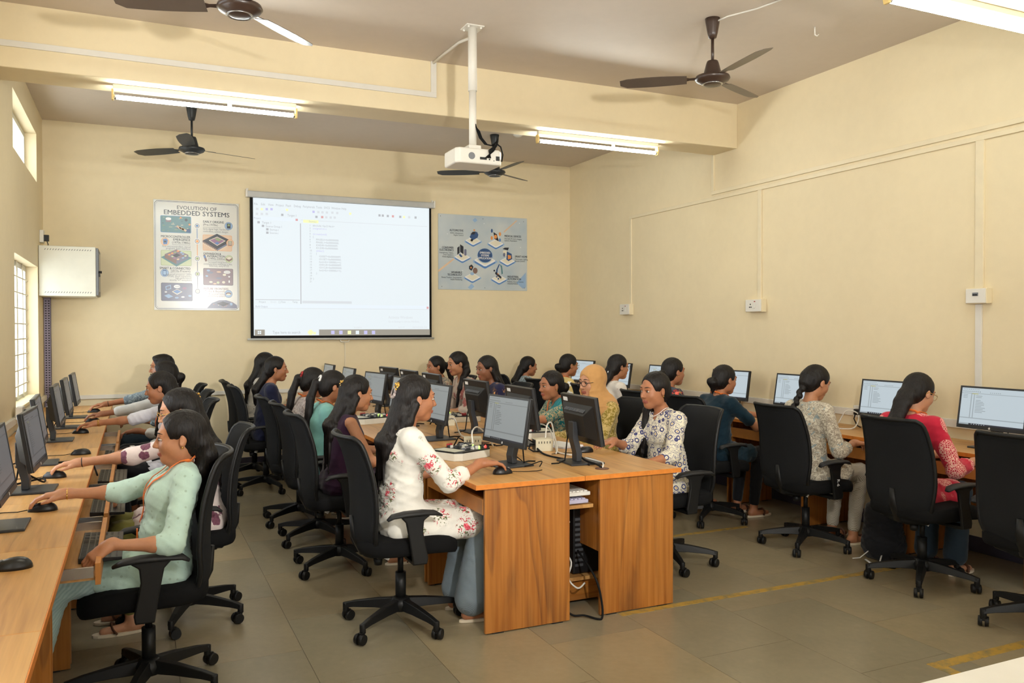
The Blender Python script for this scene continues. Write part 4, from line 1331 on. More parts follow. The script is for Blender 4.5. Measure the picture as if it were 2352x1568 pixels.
for x, y, a, lab in ((2.30, 4.58, -12, 'beige slotted power supply box between the two nearest monitor backs'), (1.93, 4.83, -20, 'beige power supply box behind the LED trainer kit'), (2.22, 6.1, -8, 'beige power supply box farther back between centre monitors')):
    place_copy(pp, pu, lab, (x, y, DT), math.radians(a))
W_, B_ = 'trunking_white', 'black_matte'
z = DT
for pts, r, mt, lab in (
        ([(2.33, 4.60, z + .07), (2.34, 4.6, z + .15), (2.36, 4.58, z + .17), (2.37, 4.56, z + .1), (2.36, 4.5, z + .02), (2.30, 4.4, z + .006)], .005, W_, 'white cable arching up from the beige power supply'),
        ([(2.42, 4.9, z + .08), (2.42, 4.85, z + .13), (2.44, 4.75, z + .1), (2.40, 4.6, z + .01), (2.33, 4.42, z + .006), (2.36, 4.25, z + .008)], .005, W_, 'white cable curving from the trainer kit to the nearest monitor back'),
        ([(1.84, 4.6, z + .07), (1.86, 4.66, z + .13), (1.92, 4.72, z + .15), (2.0, 4.76, z + .09), (2.06, 4.8, z + .01)], .005, W_, 'grey-white cable arching over the LED trainer kit'),
        ([(1.98, 5.5, z + .1), (2.02, 5.4, z + .13), (2.03, 5.3, z + .03), (2.10, 5.2, z + .006), (2.22, 5.1, z + .006), (2.28, 5.0, z + .01)], .005, W_, 'white cable snaking across the centre desks near the supply boxes'),
        ([(2.30, 4.1, z + .03), (2.28, 4.0, z + .02), (2.30, 3.93, z + .012), (2.29, 3.86, z + .008), (2.287, 3.84, z - .01)], .006, B_, 'black cable from monitor stand into the desk grommet'),
        ([(2.33, 4.1, z + .02), (2.36, 3.98, z + .012), (2.33, 3.9, z + .012), (2.295, 3.85, z + .0), (2.29, 3.84, z - .02)], .005, W_, 'white cable running into the desk grommet'),
        ([(2.25, 4.56, z + .02), (2.22, 4.4, z + .006), (2.24, 4.2, z + .006), (2.3, 4.05, z + .006), (2.27, 3.95, z + .006)], .006, B_, 'black cable along the desk seam toward the near monitor stand'),
        ([(1.9, 4.9, z + .03), (1.96, 4.95, z + .06), (2.0, 4.85, z + .03), (1.95, 4.8, z + .01), (2.03, 4.9, z + .01), (2.1, 4.86, z + .01)], .006, B_, 'tangled black cable behind the LED trainer kit'),
        ([(1.95, 4.3, z + .05), (1.99, 4.22, z + .006), (1.93, 4.06, z + .006), (2.02, 4.04, z + .03), (2.0, 4.02, z + .005)], .003, B_, 'thin black lead at the foot of the floral woman\'s monitor'),
        ([(-.74, 3.6, z + .05), (-.7, 3.8, z + .02), (-.66, 4.1, z + .05), (-.7, 4.4, z + .01), (-.6, 4.55, z + .006), (-.44, 4.72, z + .012), (-.42, 4.6, z + .016), (-.5, 4.45, z + .1)], .005, B_, 'black cable on the left desk behind the edge-on monitor'),
        ([(-.45, 5.28, z + .005), (-.36, 5.33, z + .005), (-.28, 5.3, z + .006), (-.23, 5.2, z + .004), (-.2, 5.1, z - .05)], .005, B_, 'black cable crossing the left desk beside the free mouse'),
        ([(4.95, 4.75, z + .02), (4.98, 4.7, z + .12), (5.0, 4.6, z + .1), (4.9, 4.55, z + .01), (4.78, 4.6, z + .006), (4.72, 4.72, z + .006)], .005, W_, 'white cable looping on the right-wall desk between two lit monitors'),
        ([(5.08, 6.4, z + .11), (5.04, 6.3, z + .22), (5.02, 6.15, z + .2), (5.02, 6.1, z + .05)], .006, 'beige_metal', 'beige cable arching against the right wall behind the desks')):
    cable(pts, r, mt, lab)
t = thing('notebook', 'open white notebook lying on the desk behind the nearest monitor back', 'notebook', (2.50, 4.72, DT), .25)
obj('notebook_cover', MB().bb(-.09, .09, -.125, .125, 0, .003), 'lavender_plastic', t)
obj('pages', MB().bb(-.086, .086, -.12, .12, .003, .011), 'paper_white', t)
# cable tangle on the left desk
m = MB()
for k in range(16):
    pts = []
    y = 4.35 + RNG.uniform(0, .55)
    for q in range(6):
        pts.append((-.62 - RNG.uniform(0, .16), y + q * .07 + RNG.uniform(-.05, .05), DT + .012 + RNG.uniform(0, .09) * (1 if 0 < q < 5 else .1)))
    m.tube(pts, .005, 5)
o = tag(obj('cable_tangle', m, 'black_matte'), 'heap of tangled black cables on the left desk behind the monitors', 'cables')
o['kind'] = 'stuff'
# grommets
for x, y, lab in ((2.287, 3.84, 'round desk grommet with cables at the front of the centre block'), (2.1, 5.05, 'round desk grommet between the centre monitors'), (4.98, 3.85, 'round desk grommet on the right-wall desk')):
    t = thing('desk_grommet', lab, 'grommet', (x, y, DT), 0, 'desk grommets')
    obj('grommet_ring', MB().lathe([(.03, 0), (.038, .0), (.038, .003), (.03, .004)], 20), 'sandal_brown', t)
    obj('grommet_hole', MB().cyl((0, 0, 0), (0, 0, .0015), .03, n=20), 'black_matte', t)
# sockets and plugs on the low trunking
def low_socket(x, y, z, side, label):
    t = thing('socket_strip', label, 'socket', (x, y, z), 0, 'low wall sockets')
    s = -1 if side == 'R' else 1
    obj('socket_box', MB().bb(min(0, s * .045), max(0, s * .045), -.08, .08, -.045, .045), 'white_plastic', t, .004)
    obj('plug', MB().box((s * .065, .02, 0), (.04, .045, .045)), 'black_plastic', t, .006)
    obj('plug_lead', MB().tube([(s * .085, .02, -.01), (s * .1, .02, -.05), (s * .09, .0, -.1), (s * .08, -.03, -.115)], .005, 6), 'black_matte', t)
low_socket(XR - .025, 6.05, .88, 'R', 'white wall socket with black plug left of the dark teal woman\'s monitor')
low_socket(XR - .025, 4.98 + .48, .86, 'R', 'white wall socket with black plug left of the braid woman\'s monitor')
low_socket(XR - .025, 4.62, .86, 'R', 'white wall socket with black plug left of the red kurta woman\'s monitor')
low_socket(XL + .025, 5.25, .89, 'L', 'white wall socket with black plug on the left wall behind the monitors')
low_socket(XL + .025, 7.05, .89, 'L', 'white wall socket under the left window sill')

# ------------------------------------------------------------------ task chairs
def spline(ps, v):
    """Catmull-Rom through (param, value...)"""
    for i in range(len(ps) - 1):
        if v <= ps[i + 1][0] or i == len(ps) - 2:
            a, b = ps[i], ps[i + 1]
            p, n = ps[max(i - 1, 0)], ps[min(i + 2, len(ps) - 1)]
            t = (v - a[0]) / (b[0] - a[0])
            return [0.5 * (2 * a[j] + (b[j] - p[j]) * t + (2 * p[j] - 5 * a[j] + 4 * b[j] - n[j]) * t * t + (3 * a[j] - p[j] - 3 * b[j] + n[j]) * t ** 3) for j in range(1, len(a))]
def make_chair():
    t = thing('office_chair', '', 'chair', group='black swivel task chairs')
    # backrest
    prof = [(0, -.185, .385, .10), (.05, -.200, .405, .165), (.22, -.232, .51, .215), (.42, -.230, .63, .232), (.65, -.243, .78, .228), (.86, -.280, .915, .215), (.95, -.305, .965, .205), (1.0, -.330, .985, .185)]
    NU, NV = 12, 22
    front, back = [], []
    for j in range(NV + 1):
        v = j / NV
        x, z, w = spline(prof, v)
        x2, z2, _ = spline(prof, min(1, v + .01))
        x1, z1, _ = spline(prof, max(0, v - .01))
        nx, nz = (z2 - z1), -(x2 - x1)
        l = math.hypot(nx, nz)
        nx, nz = nx / l, nz / l
        th = .013 if v < .93 else .009
        for i in range(NU + 1):
            u = -1 + 2 * i / NU
            cx = x + .045 * u * u
            e = th * (1 - .45 * abs(u) ** 6)
            front.append((cx + nx * e, w * u, z + nz * e))
            back.append((cx - nx * e, w * u, z - nz * e))
    m = MB()
    n0 = len(front)
    N = NU + 1
    fs = []
    for j in range(NV):
        for i in range(NU):
            a = j * N + i
            fs.append((a, a + 1, a + N + 1, a + N))
            fs.append((n0 + a, n0 + a + N, n0 + a + N + 1, n0 + a + 1))
    for j in range(NV):
        fs.append((j * N, (j + 1) * N, n0 + (j + 1) * N, n0 + j * N))
        b = j * N + NU
        fs.append((b, n0 + b, n0 + b + N, b + N))
    for i in range(NU):
        fs.append((i, n0 + i, n0 + i + 1, i + 1))
        b = NV * N + i
        fs.append((b, b + 1, n0 + b + 1, n0 + b))
    m.add(front + back, fs, 0, True)
    bk = obj('backrest', m, 'chair_mesh', t)
    edge = []
    for j in range(NV + 1):
        edge.append(((Vector(front[j * N]) + Vector(back[j * N])) / 2))
    top = [(Vector(front[NV * N + i]) + Vector(back[NV * N + i])) / 2 for i in range(1, N)]
    rt = [(Vector(front[j * N + NU]) + Vector(back[j * N + NU])) / 2 for j in range(NV - 1, -1, -1)]
    obj('back_frame', MB().tube(edge + top + rt, .0115, 8), 'chair_plastic', bk)
    obj('back_bracket', MB().tube([(-.05, 0, .385), (-.13, 0, .375), (-.20, 0, .395), (-.24, 0, .48), (-.252, 0, .58)], [.03, .03, .028, .026, .016], 10, flat=.6, up=(1, 0, 0)), 'chair_plastic', t)
    # seat cushion
    lay = [(.405, .90, 0), (.412, .97, 0), (.43, 1.0, 0), (.462, 1.0, 0), (.480, .97, 0), (.488, .90, 0), (.491, .5, 0), (.4915, .02, 0)]
    n = 36
    vs, fs = [], []
    for z, s, _ in lay:
        for k in range(n):
            a = 2 * math.pi * k / n
            ca, sa = math.cos(a), math.sin(a)
            px = math.copysign(abs(ca) ** .5, ca) * .245 * s + .015
            py = math.copysign(abs(sa) ** .5, sa) * .245 * s
            droop = -.035 * max(0, (px - .1) / .16) ** 2 - .0 
            vs.append((px, py, z + droop))
    for i in range(len(lay) - 1):
        for k in range(n):
            k2 = (k + 1) % n
            fs.append((i * n + k, i * n + k2, (i + 1) * n + k2, (i + 1) * n + k))
    fs.append(tuple(reversed(range(n))))
    fs.append(tuple((len(lay) - 1) * n + k for k in range(n)))
    obj('seat', MB().add(vs, fs, 0, True), 'chair_fabric', t)
    obj('seat_mechanism', MB().bb(-.12, .09, -.075, .075, .365, .408).bb(-.02, .04, -.1, .1, .385, .4), 'chair_plastic', t, .006)
    obj('tension_knob', MB().cyl((-.13, -.05, .37), (-.13, -.05, .335), .024, .02, n=14), 'chair_plastic', t)
    obj('height_lever', MB().tube([(.0, -.07, .385), (.0, -.15, .378), (.0, -.22, .372)], [.006, .006, .009], 6), 'chair_plastic', t)
    obj('paper_tag', MB().box((-.1, -.12, .388), (.026, .002, .034), 0, (.1, .5, 0)), 'paper_white', t)
    # armrests
    for s in (-1, 1):
        pad = [(-.145, s * .275, .600), (-.12, s * .275, .616), (-.06, s * .275, .623), (.03, s * .272, .623), (.09, s * .268, .616), (.125, s * .262, .600)]
        ar = obj('armrest', MB().tube(pad, [.016, .03, .036, .036, .033, .018], 12, flat=.38, up=(0, 0, 1)), 'chair_grey', t)
        post = MB().prism([(-.085, .613), (.075, .613), (.035, .585), (.03, .53), (.055, .405), (.05, .375), (-.02, .375), (-.025, .41), (-.045, .53), (-.055, .58)], 1, s * .262, s * .282)
        obj('arm_post', post, 'chair_plastic', ar, .006)
        obj('arm_bracket', MB().bb(-.02, .05, min(s * .08, s * .275), max(s * .08, s * .275), .372, .39), 'chair_plastic', ar, .004)
    # lift and star base
    obj('gas_lift', MB().cyl((0, 0, .12), (0, 0, .27), .027, n=16).cyl((0, 0, .27), (0, 0, .37), .0145, n=12), ['chair_plastic'], t)
    obj('base_hub', MB().lathe([(.03, .075), (.052, .08), (.056, .115), (.042, .14), (.03, .145)], 18), 'chair_plastic', t)
    for k in range(5):
        a = 2 * math.pi * k / 5
        R_ = Matrix.Rotation(a, 3, 'Z')
        m = MB()
        sec = [(.035, .028, .085, .138), (.13, .025, .085, .128), (.25, .02, .078, .108), (.305, .017, .07, .094)]
        vs, fs = [], []
        for r_, w, z0, z1 in sec:
            vs += [(r_, -w, z0), (r_, w, z0), (r_, w * .6, z1), (r_, -w * .6, z1)]
        for i in range(3):
            for q in range(4):
                q2 = (q + 1) % 4
                fs.append((i * 4 + q, i * 4 + q2, i * 4 + 4 + q2, i * 4 + 4 + q))
        fs += [(3, 2, 1, 0), (12, 13, 14, 15)]
        m.add(vs, fs)
        m.cyl((.298, 0, .05), (.298, 0, .094), .0155, n=10)
        m.v = [R_ @ Vector(p) for p in m.v]
        lg = obj('base_leg', m, 'chair_plastic', t, .003)
        sw = Matrix.Rotation(a + 2.1 * k, 3, 'Z')
        c0 = R_ @ Vector((.298, 0, 0))
        m = MB()
        for s in (-1, 1):
            m.cyl((.018, s * .006, .0275), (.018, s * .024, .0275), .0275, .024, n=18)
        m.box((.01, 0, .045), (.03, .02, .025))
        m.v = [sw @ Vector(p) + c0 for p in m.v]
        cs = obj('caster', m, 'chair_plastic', lg)
    return t
chair_proto, chair_used = make_chair(), []
def chair(x, y, heading, label):
    return place_copy(chair_proto, chair_used, label, (x, y, 0), heading)
# ------------------------------------------------------------------ people: smooth solids meshed by surface nets
F4 = np.float32
class Field:
    def __init__(s, lo, hi, res):
        s.res = res
        s.lo = np.array(lo, float) - 3 * res
        s.n = np.ceil((np.array(hi, float) + 3 * res - s.lo) / res).astype(int) + 1
        s.a = np.full(s.n, 1.0, F4)
        s.ax = [(s.lo[i] + res * np.arange(s.n[i])).astype(F4) for i in range(3)]
    def win(s, lo, hi, pad):
        i0 = np.clip(np.floor((lo - pad - s.lo) / s.res).astype(int), 0, s.n)
        i1 = np.clip(np.ceil((hi + pad - s.lo) / s.res).astype(int) + 1, 0, s.n)
        if np.any(i1 <= i0):
            return None
        sl = tuple(slice(a, b) for a, b in zip(i0, i1))
        return sl, s.ax[0][sl[0]][:, None, None], s.ax[1][sl[1]][None, :, None], s.ax[2][sl[2]][None, None, :]
    def _comb(s, sl, d, k, sub):
        a = s.a[sl]
        if sub:
            d = -d
            if k > 0:
                h = np.maximum(k - np.abs(a - d), 0) / k
                s.a[sl] = np.maximum(a, d) + h * h * k * .25
            else:
                s.a[sl] = np.maximum(a, d)
        else:
            if k > 0:
                h = np.maximum(k - np.abs(a - d), 0) / k
                s.a[sl] = np.minimum(a, d) - h * h * k * .25
            else:
                s.a[sl] = np.minimum(a, d)
    def cone(s, a, b, r0, r1, k=.02, sub=False, sy=1.0, inf=0.0):
        """tapered capsule; sy widens it sideways (local y)"""
        a, b = np.array(a, float), np.array(b, float)
        r0, r1 = r0 + inf, r1 + inf
        R_ = max(r0, r1) * max(sy, 1)
        w = s.win(np.minimum(a, b) - R_, np.maximum(a, b) + R_, k + 2 * s.res)
        if w is None:
            return s
        sl, X, Y, Z = w
        cy = (a[1] + b[1]) / 2
        ay, by = (a[1] - cy) / sy, (b[1] - cy) / sy
        px, py, pz = X - F4(a[0]), (Y - F4(cy)) / F4(sy) - F4(ay), Z - F4(a[2])
        d = np.array([b[0] - a[0], by - ay, b[2] - a[2]])
        dd = float(d @ d) or 1e-9
        t = np.clip((px * F4(d[0]) + py * F4(d[1]) + pz * F4(d[2])) / F4(dd), 0, 1)
        q = np.sqrt((px - t * F4(d[0])) ** 2 + (py - t * F4(d[1])) ** 2 + (pz - t * F4(d[2])) ** 2)
        s._comb(sl, q - (F4(r0) + t * F4(r1 - r0)), k, sub)
        return s
    def ell(s, c, r, k=.02, sub=False, R_=None, inf=0.0):
        c, r = np.array(c, float), np.array(r, float) + inf
        m = float(max(r))
        w = s.win(c - m, c + m, k + 2 * s.res)
        if w is None:
            return s
        sl, X, Y, Z = w
        px, py, pz = X - F4(c[0]), Y - F4(c[1]), Z - F4(c[2])
        if R_ is not None:
            Rt = np.array(R_).T
            px, py, pz = [F4(Rt[i, 0]) * px + F4(Rt[i, 1]) * py + F4(Rt[i, 2]) * pz for i in range(3)]
        px, py, pz = np.broadcast_arrays(px, py, pz)
        k0 = np.sqrt((px / F4(r[0])) ** 2 + (py / F4(r[1])) ** 2 + (pz / F4(r[2])) ** 2)
        k1 = np.sqrt((px / F4(r[0] ** 2)) ** 2 + (py / F4(r[1] ** 2)) ** 2 + (pz / F4(r[2] ** 2)) ** 2) + F4(1e-6)
        s._comb(sl, k0 * (k0 - 1) / k1, k, sub)
        return s
    def sample(s, p):
        q = np.clip(((np.asarray(p, float) - s.lo) / s.res), 0, s.n - 1.001)
        i = q.astype(int)
        f = q - i
        v = 0.0
        for dx in (0, 1):
            for dy in (0, 1):
                for dz in (0, 1):
                    v += s.a[i[0] + dx, i[1] + dy, i[2] + dz] * (f[0] if dx else 1 - f[0]) * (f[1] if dy else 1 - f[1]) * (f[2] if dz else 1 - f[2])
        return float(v)
    def onto(s, p, off=.004, it=6):
        p = np.array(p, float)
        e = s.res
        for _ in range(it):
            d = s.sample(p)
            g = np.array([s.sample(p + np.eye(3)[i] * e) - s.sample(p - np.eye(3)[i] * e) for i in range(3)])
            l = np.linalg.norm(g)
            if l < 1e-6 or abs(d) > .2:
                break
            p = p + g / l * np.clip(off - d, -.03, .03)
        return p
    def nets(s):
        a = s.a
        ins = a < 0
        c = [ins[dx:ins.shape[0] - 1 + dx, dy:ins.shape[1] - 1 + dy, dz:ins.shape[2] - 1 + dz] for dx in (0, 1) for dy in (0, 1) for dz in (0, 1)]
        anyv = c[0] | c[1] | c[2] | c[3] | c[4] | c[5] | c[6] | c[7]
        allv = c[0] & c[1] & c[2] & c[3] & c[4] & c[5] & c[6] & c[7]
        idx = np.argwhere(anyv & ~allv)
        if len(idx) == 0:
            return np.zeros((0, 3)), np.zeros((0, 4), int)
        i, j, k = idx.T
        P = np.zeros((len(idx), 3))
        W = np.zeros(len(idx))
        cor = [(x, y, z) for x in (0, 1) for y in (0, 1) for z in (0, 1)]
        val = {q: a[i + q[0], j + q[1], k + q[2]] for q in cor}
        for q in cor:
            for ax in range(3):
                if q[ax] == 0:
                    r = list(q); r[ax] = 1; r = tuple(r)
                    v0, v1 = val[q], val[r]
                    m = (v0 < 0) != (v1 < 0)
                    t = np.where(m, v0 / np.where(m, v0 - v1, 1), 0)
                    for d in range(3):
                        P[:, d] += m * (q[d] + (t if d == ax else 0))
                    W += m
        V = s.lo + s.res * (idx + P / W[:, None])
        ids = -np.ones(np.array(a.shape) - 1, np.int64)
        ids[i, j, k] = np.arange(len(idx))
        Q = []
        for ax in range(3):
            sl0 = [slice(1, -1)] * 3; sl1 = [slice(1, -1)] * 3
            sl0[ax] = slice(0, -1); sl1[ax] = slice(1, None)
            A, B = ins[tuple(sl0)], ins[tuple(sl1)]
            e = np.argwhere(A != B)
            if len(e) == 0:
                continue
            flip = A[tuple(e.T)]
            off = np.array([1, 1, 1]); off[ax] = 0
            e = e + off
            u, v = (ax + 1) % 3, (ax + 2) % 3
            du, dv = np.zeros(3, int), np.zeros(3, int)
            du[u], dv[v] = 1, 1
            g = lambda z: ids[tuple(z.T)]
            q = np.stack([g(e - du - dv), g(e - dv), g(e), g(e - du)], 1)
            q[~flip] = q[~flip][:, ::-1]
            Q.append(q)
        Q = np.concatenate(Q)
        Q = Q[(Q >= 0).all(1)]
        return V, Q

def np_mesh(name, V, Q, matidx=None):
    me = bpy.data.meshes.new(name)
    me.vertices.add(len(V))
    me.vertices.foreach_set('co', np.asarray(V, F4).ravel())
    me.loops.add(Q.size)
    me.loops.foreach_set('vertex_index', Q.astype(np.int32).ravel())
    me.polygons.add(len(Q))
    me.polygons.foreach_set('loop_start', np.arange(0, Q.size, 4, dtype=np.int32))
    me.polygons.foreach_set('loop_total', np.full(len(Q), 4, np.int32))
    me.polygons.foreach_set('use_smooth', np.ones(len(Q), bool))
    if matidx is not None:
        me.polygons.foreach_set('material_index', matidx.astype(np.int32))
    me.update(calc_edges=True)
    me.validate()
    return me

def vnorm(V, Q):
    n = np.cross(V[Q[:, 2]] - V[Q[:, 0]], V[Q[:, 3]] - V[Q[:, 1]])
    N = np.zeros_like(V)
    for i in range(4):
        np.add.at(N, Q[:, i], n)
    return N / (np.linalg.norm(N, axis=1, keepdims=True) + 1e-9)

def wrinkle(V, Q, amp, seed, waist):
    """folds in cloth: warped ridges, stronger about the waist and elbows"""
    N = vnorm(V, Q)
    r = np.random.RandomState(seed)
    h = np.zeros(len(V))
    for k in range(6):
        d = r.normal(size=3); d /= np.linalg.norm(d)
        d[2] += .7
        e = r.normal(size=3)
        ph = r.uniform(0, 6)
        f = r.uniform(30, 75)
        w = np.sin(V @ e * 11 + ph)
        s = np.sin(V @ d * f + 1.6 * w + ph)
        mask = .5 + .5 * np.sin(V @ r.normal(size=3) * 9 + r.uniform(0, 6))
        h += (1 - np.abs(s)) ** 2 * mask
    g = .55 + .75 * np.exp(-((V[:, 2] - waist) / .16) ** 2)
    return V + N * ((h - 1.0) * amp * g)[:, None]

# --- cloth and skin materials
def skin_mat(name, col):
    t = NT(name)
    c = t.coord()
    n = t.noise(c, 16, 4, .6)
    n2 = t.noise(c, 90, 3)
    lo = tuple(x * .88 for x in col[:3]) + (1,)
    hi = tuple(min(1, x * 1.1) for x in col[:3]) + (1,)
    t.base(t.mix(.3, t.ramp(n, [(.3, lo), (.7, hi)]), t.ramp(n2, [(.3, lo), (.7, hi)])))
    t.set(.48, .4)
    t.b.inputs['Subsurface Weight'].default_value = .08
    t.b.inputs['Subsurface Radius'].default_value = (.012, .005, .003)
    t.bump(n2, .08, .001)
    MATS[name] = t.m
skin_mat('skin_a', srgb(176, 122, 88))
skin_mat('skin_b', srgb(166, 111, 79))
skin_mat('skin_c', srgb(140, 91, 64))
skin_mat('skin_d', srgb(190, 138, 106))
plain('lip', srgb(146, 82, 68), .42)
plain('eye_white', srgb(196, 186, 176), .25)
plain('iris', srgb(34, 20, 14), .15)
def hair_mat():
    t = NT('hair')
    c = t.coord((1, 1, .10))
    n = t.noise(c, 170, 3, .6)
    n2 = t.noise(c, 45, 3, .6)
    t.base(t.ramp(n, [(.3, srgb(10, 8, 8)), (.75, srgb(30, 23, 20))]))
    t.set(.5, .28)
    t.b.inputs['Anisotropic'].default_value = .4
    t.bump(t.math('ADD', n, n2), .55, .006)
    MATS['hair'] = t.m
hair_mat()

def cloth(name, base, kind='plain', **p):
    """woven fabric with an optional print"""
    t = NT(name)
    c = t.coord()
    lo = tuple(x * .9 for x in base[:3]) + (1,)
    col = t.ramp(t.noise(c, 22, 3), [(.3, lo), (.7, base)])
    if kind == 'flowers':
        # sprays: red blooms in the middle of each spray, leaves around, on a pale ground
        v = t.voro(c, p.get('scale', 7.5), .75)
        wob = t.noise(c, 60, 2)
        d = v.outputs['Distance']
        mid = t.ramp(d, [(.0, 0.0), (.13, 0.0), (.19, 1.0), (.40, 1.0), (.48, 0.0)])
        petal = t.ramp(t.math('ADD', d, t.math('MULTIPLY', wob, .26)), [(.285, 1.0), (.305, 0.0)])
        spray = t.ramp(t.noise(c, p.get('leafscale', 70), 2, .5, 1.2), [(.535, 0.0), (.56, 1.0)])
        hue = t.ramp(t.noise(c, 26, 1), [(.0, p['leaf']), (.50, p['leaf']), (.53, p['petal'])], 'LINEAR')
        col = t.mix(t.math('MULTIPLY', mid, spray), col, hue)
        col = t.mix(petal, col, t.ramp(t.noise(c, 110, 2), [(.38, p['petal']), (.62, tuple(min(1, x * 1.5 + .12) for x in p['petal'][:3]) + (1,))]))
        col = t.mix(t.ramp(d, [(.0, 1.0), (.045, 1.0), (.06, 0.0)]), col, p.get('eye', srgb(240, 190, 170)))
    elif kind == 'rings':
        v = t.voro(c, p.get('scale', 19), .55)
        d = v.outputs['Distance']
        n = t.noise(c, 60, 2)
        vine = t.ramp(t.noise(c, 34, 2, .5, 1.5), [(.44, 0.0), (.48, 1.0), (.52, 1.0), (.56, 0.0)])
        col = t.mix(t.math('MULTIPLY', vine, .75), col, p['vine'])
        col = t.mix(t.ramp(d, [(.0, 1.0), (.42, 1.0), (.45, 0.0)]), col, base)
        col = t.mix(t.ramp(d, [(.0, 0.0), (.22, 0.0), (.25, 1.0), (.38, 1.0), (.41, 0.0)]), col, p['ring'])
        col = t.mix(t.ramp(d, [(.0, 1.0), (.12, 1.0), (.14, 0.0)]), col, p['dot'])
    elif kind == 'motif':
        # big medallions filled with fine branching
        v = t.voro(c, p.get('scale', 6.5), .6)
        d = v.outputs['Distance']
        inside = t.ramp(d, [(.0, 1.0), (.46, 1.0), (.49, 0.0)])
        f = t.voro(c, 95, 1.0, 'DISTANCE_TO_EDGE')
        fine = t.ramp(f.outputs['Distance'], [(.0, 1.0), (.09, 1.0), (.14, 0.0)])
        col = t.mix(t.math('MULTIPLY', inside, fine), col, p['fg'])
    elif kind == 'leaves':
        v = t.voro(t.coord((1, 1, .6)), p.get('scale', 13), 1.0)
        d = t.math('ADD', v.outputs['Distance'], t.math('MULTIPLY', t.noise(c, 30, 3), .5))
        col = t.mix(t.ramp(d, [(.0, 1.0), (.61, 1.0), (.64, 0.0)]), col, t.ramp(t.noise(c, 90, 2), [(.35, p['fg']), (.65, tuple(min(1, x * 1.7) for x in p['fg'][:3]) + (1,))]))
    elif kind == 'scribble':
        n = t.noise(c, p.get('scale', 34), 3, .5, 2.2)
        col = t.mix(t.ramp(n, [(.42, 0.0), (.46, 1.0), (.52, 1.0), (.57, 0.0)]), col, p['fg'])
        n = t.noise(c, p.get('scale', 34) * .7, 2, .5, 1.0)
        col = t.mix(t.ramp(n, [(.62, 0.0), (.66, .8)]), col, p.get('fg2', p['fg']))
    elif kind == 'dots':
        v = t.voro(c, p.get('scale', 26), .25)
        col = t.mix(t.ramp(v.outputs['Distance'], [(.0, 1.0), (p.get('r', .22), 1.0), (p.get('r', .22) + .05, 0.0)]), col, p['fg'])
    elif kind == 'stripes':
        w = t.node('ShaderNodeTexWave', wave_type='BANDS')
        w.bands_direction = p.get('dir', 'DIAGONAL')
        w.inputs['Scale'].default_value = p.get('scale', 40)
        w.inputs['Distortion'].default_value = 1.2
        t.link(c, w.inputs['Vector'])
        col = t.mix(t.ramp(w.outputs['Fac'], [(.45, 0.0), (.6, 1.0)]), col, p['fg'])
    t.base(col)
    t.set(p.get('rough', .85), .2)
    t.b.inputs['Sheen Weight'].default_value = .15
    t.bump(t.noise(c, 420, 2), .25, .002)
    MATS[name] = t.m
cloth('c_mint', srgb(186, 212, 198), 'dots', fg=srgb(164, 186, 170), scale=34, r=.15)
cloth('c_leaf', srgb(222, 206, 200), 'leaves', fg=srgb(98, 60, 74), scale=15)
cloth('c_white', srgb(222, 222, 232))
cloth('c_white2', srgb(206, 206, 204))
cloth('c_denim', srgb(150, 164, 170), 'scribble', fg=srgb(104, 118, 130), scale=18)
cloth('c_floral', srgb(232, 228, 218), 'flowers', petal=srgb(196, 62, 78), leaf=srgb(104, 108, 74), scale=7.4)
cloth('c_purple', srgb(48, 22, 48))
cloth('c_turq', srgb(132, 190, 184))
cloth('c_greyprint', srgb(206, 196, 190), 'scribble', fg=srgb(134, 116, 114), scale=42)
cloth('c_navy', srgb(28, 32, 60))
cloth('c_dotted', srgb(210, 204, 194), 'dots', fg=srgb(60, 52, 50), scale=20, r=.14)
cloth('c_rings', srgb(226, 218, 194), 'rings', ring=srgb(64, 66, 110), dot=srgb(176, 142, 92), vine=srgb(98, 98, 128), scale=23)
cloth('c_olive', srgb(142, 122, 50), 'scribble', fg=srgb(196, 170, 110), scale=20)
cloth('c_scarf', srgb(196, 148, 92))
cloth('c_teal', srgb(28, 108, 108), 'scribble', fg=srgb(178, 160, 120), scale=26)
cloth('c_teal_plain', srgb(24, 122, 132), 'stripes', fg=srgb(44, 140, 146), scale=30)
cloth('c_navyflower', srgb(34, 34, 66), 'flowers', petal=srgb(196, 140, 70), leaf=srgb(120, 80, 50), scale=12)
cloth('c_beigefloral', srgb(196, 178, 162), 'leaves', fg=srgb(140, 84, 78), scale=17)
cloth('c_beigeprint', srgb(190, 170, 140), 'scribble', fg=srgb(90, 96, 100), fg2=srgb(176, 110, 90), scale=24)
cloth('c_red', srgb(196, 36, 62), 'motif', fg=srgb(238, 186, 172), scale=6.4)
cloth('c_cream', srgb(214, 206, 186), 'scribble', fg=srgb(150, 138, 122), fg2=srgb(134, 156, 164), scale=32)
cloth('c_creamstripe', srgb(204, 196, 178), 'stripes', fg=srgb(158, 148, 132), scale=55)
cloth('c_darkteal', srgb(14, 40, 54))
cloth('c_navyred', srgb(24, 40, 62), 'flowers', petal=srgb(196, 66, 50), leaf=srgb(190, 150, 84), scale=10)
cloth('c_offwhite', srgb(226, 216, 204), 'dots', fg=srgb(150, 120, 100), scale=16, r=.07)
cloth('c_yellow', srgb(218, 192, 124), 'leaves', fg=srgb(222, 216, 204), scale=8)
cloth('c_bluewhite', srgb(196, 210, 214), 'scribble', fg=srgb(38, 52, 70), scale=46)
cloth('c_jeans', srgb(128, 140, 148), 'stripes', fg=srgb(112, 124, 132), scale=90)
cloth('c_darkjeans', srgb(34, 46, 56))
cloth('c_black', srgb(24, 24, 28))
cloth('c_olivepant', srgb(128, 124, 66))
cloth('c_mintpant', srgb(176, 198, 192), 'stripes', fg=srgb(156, 180, 176), scale=30)
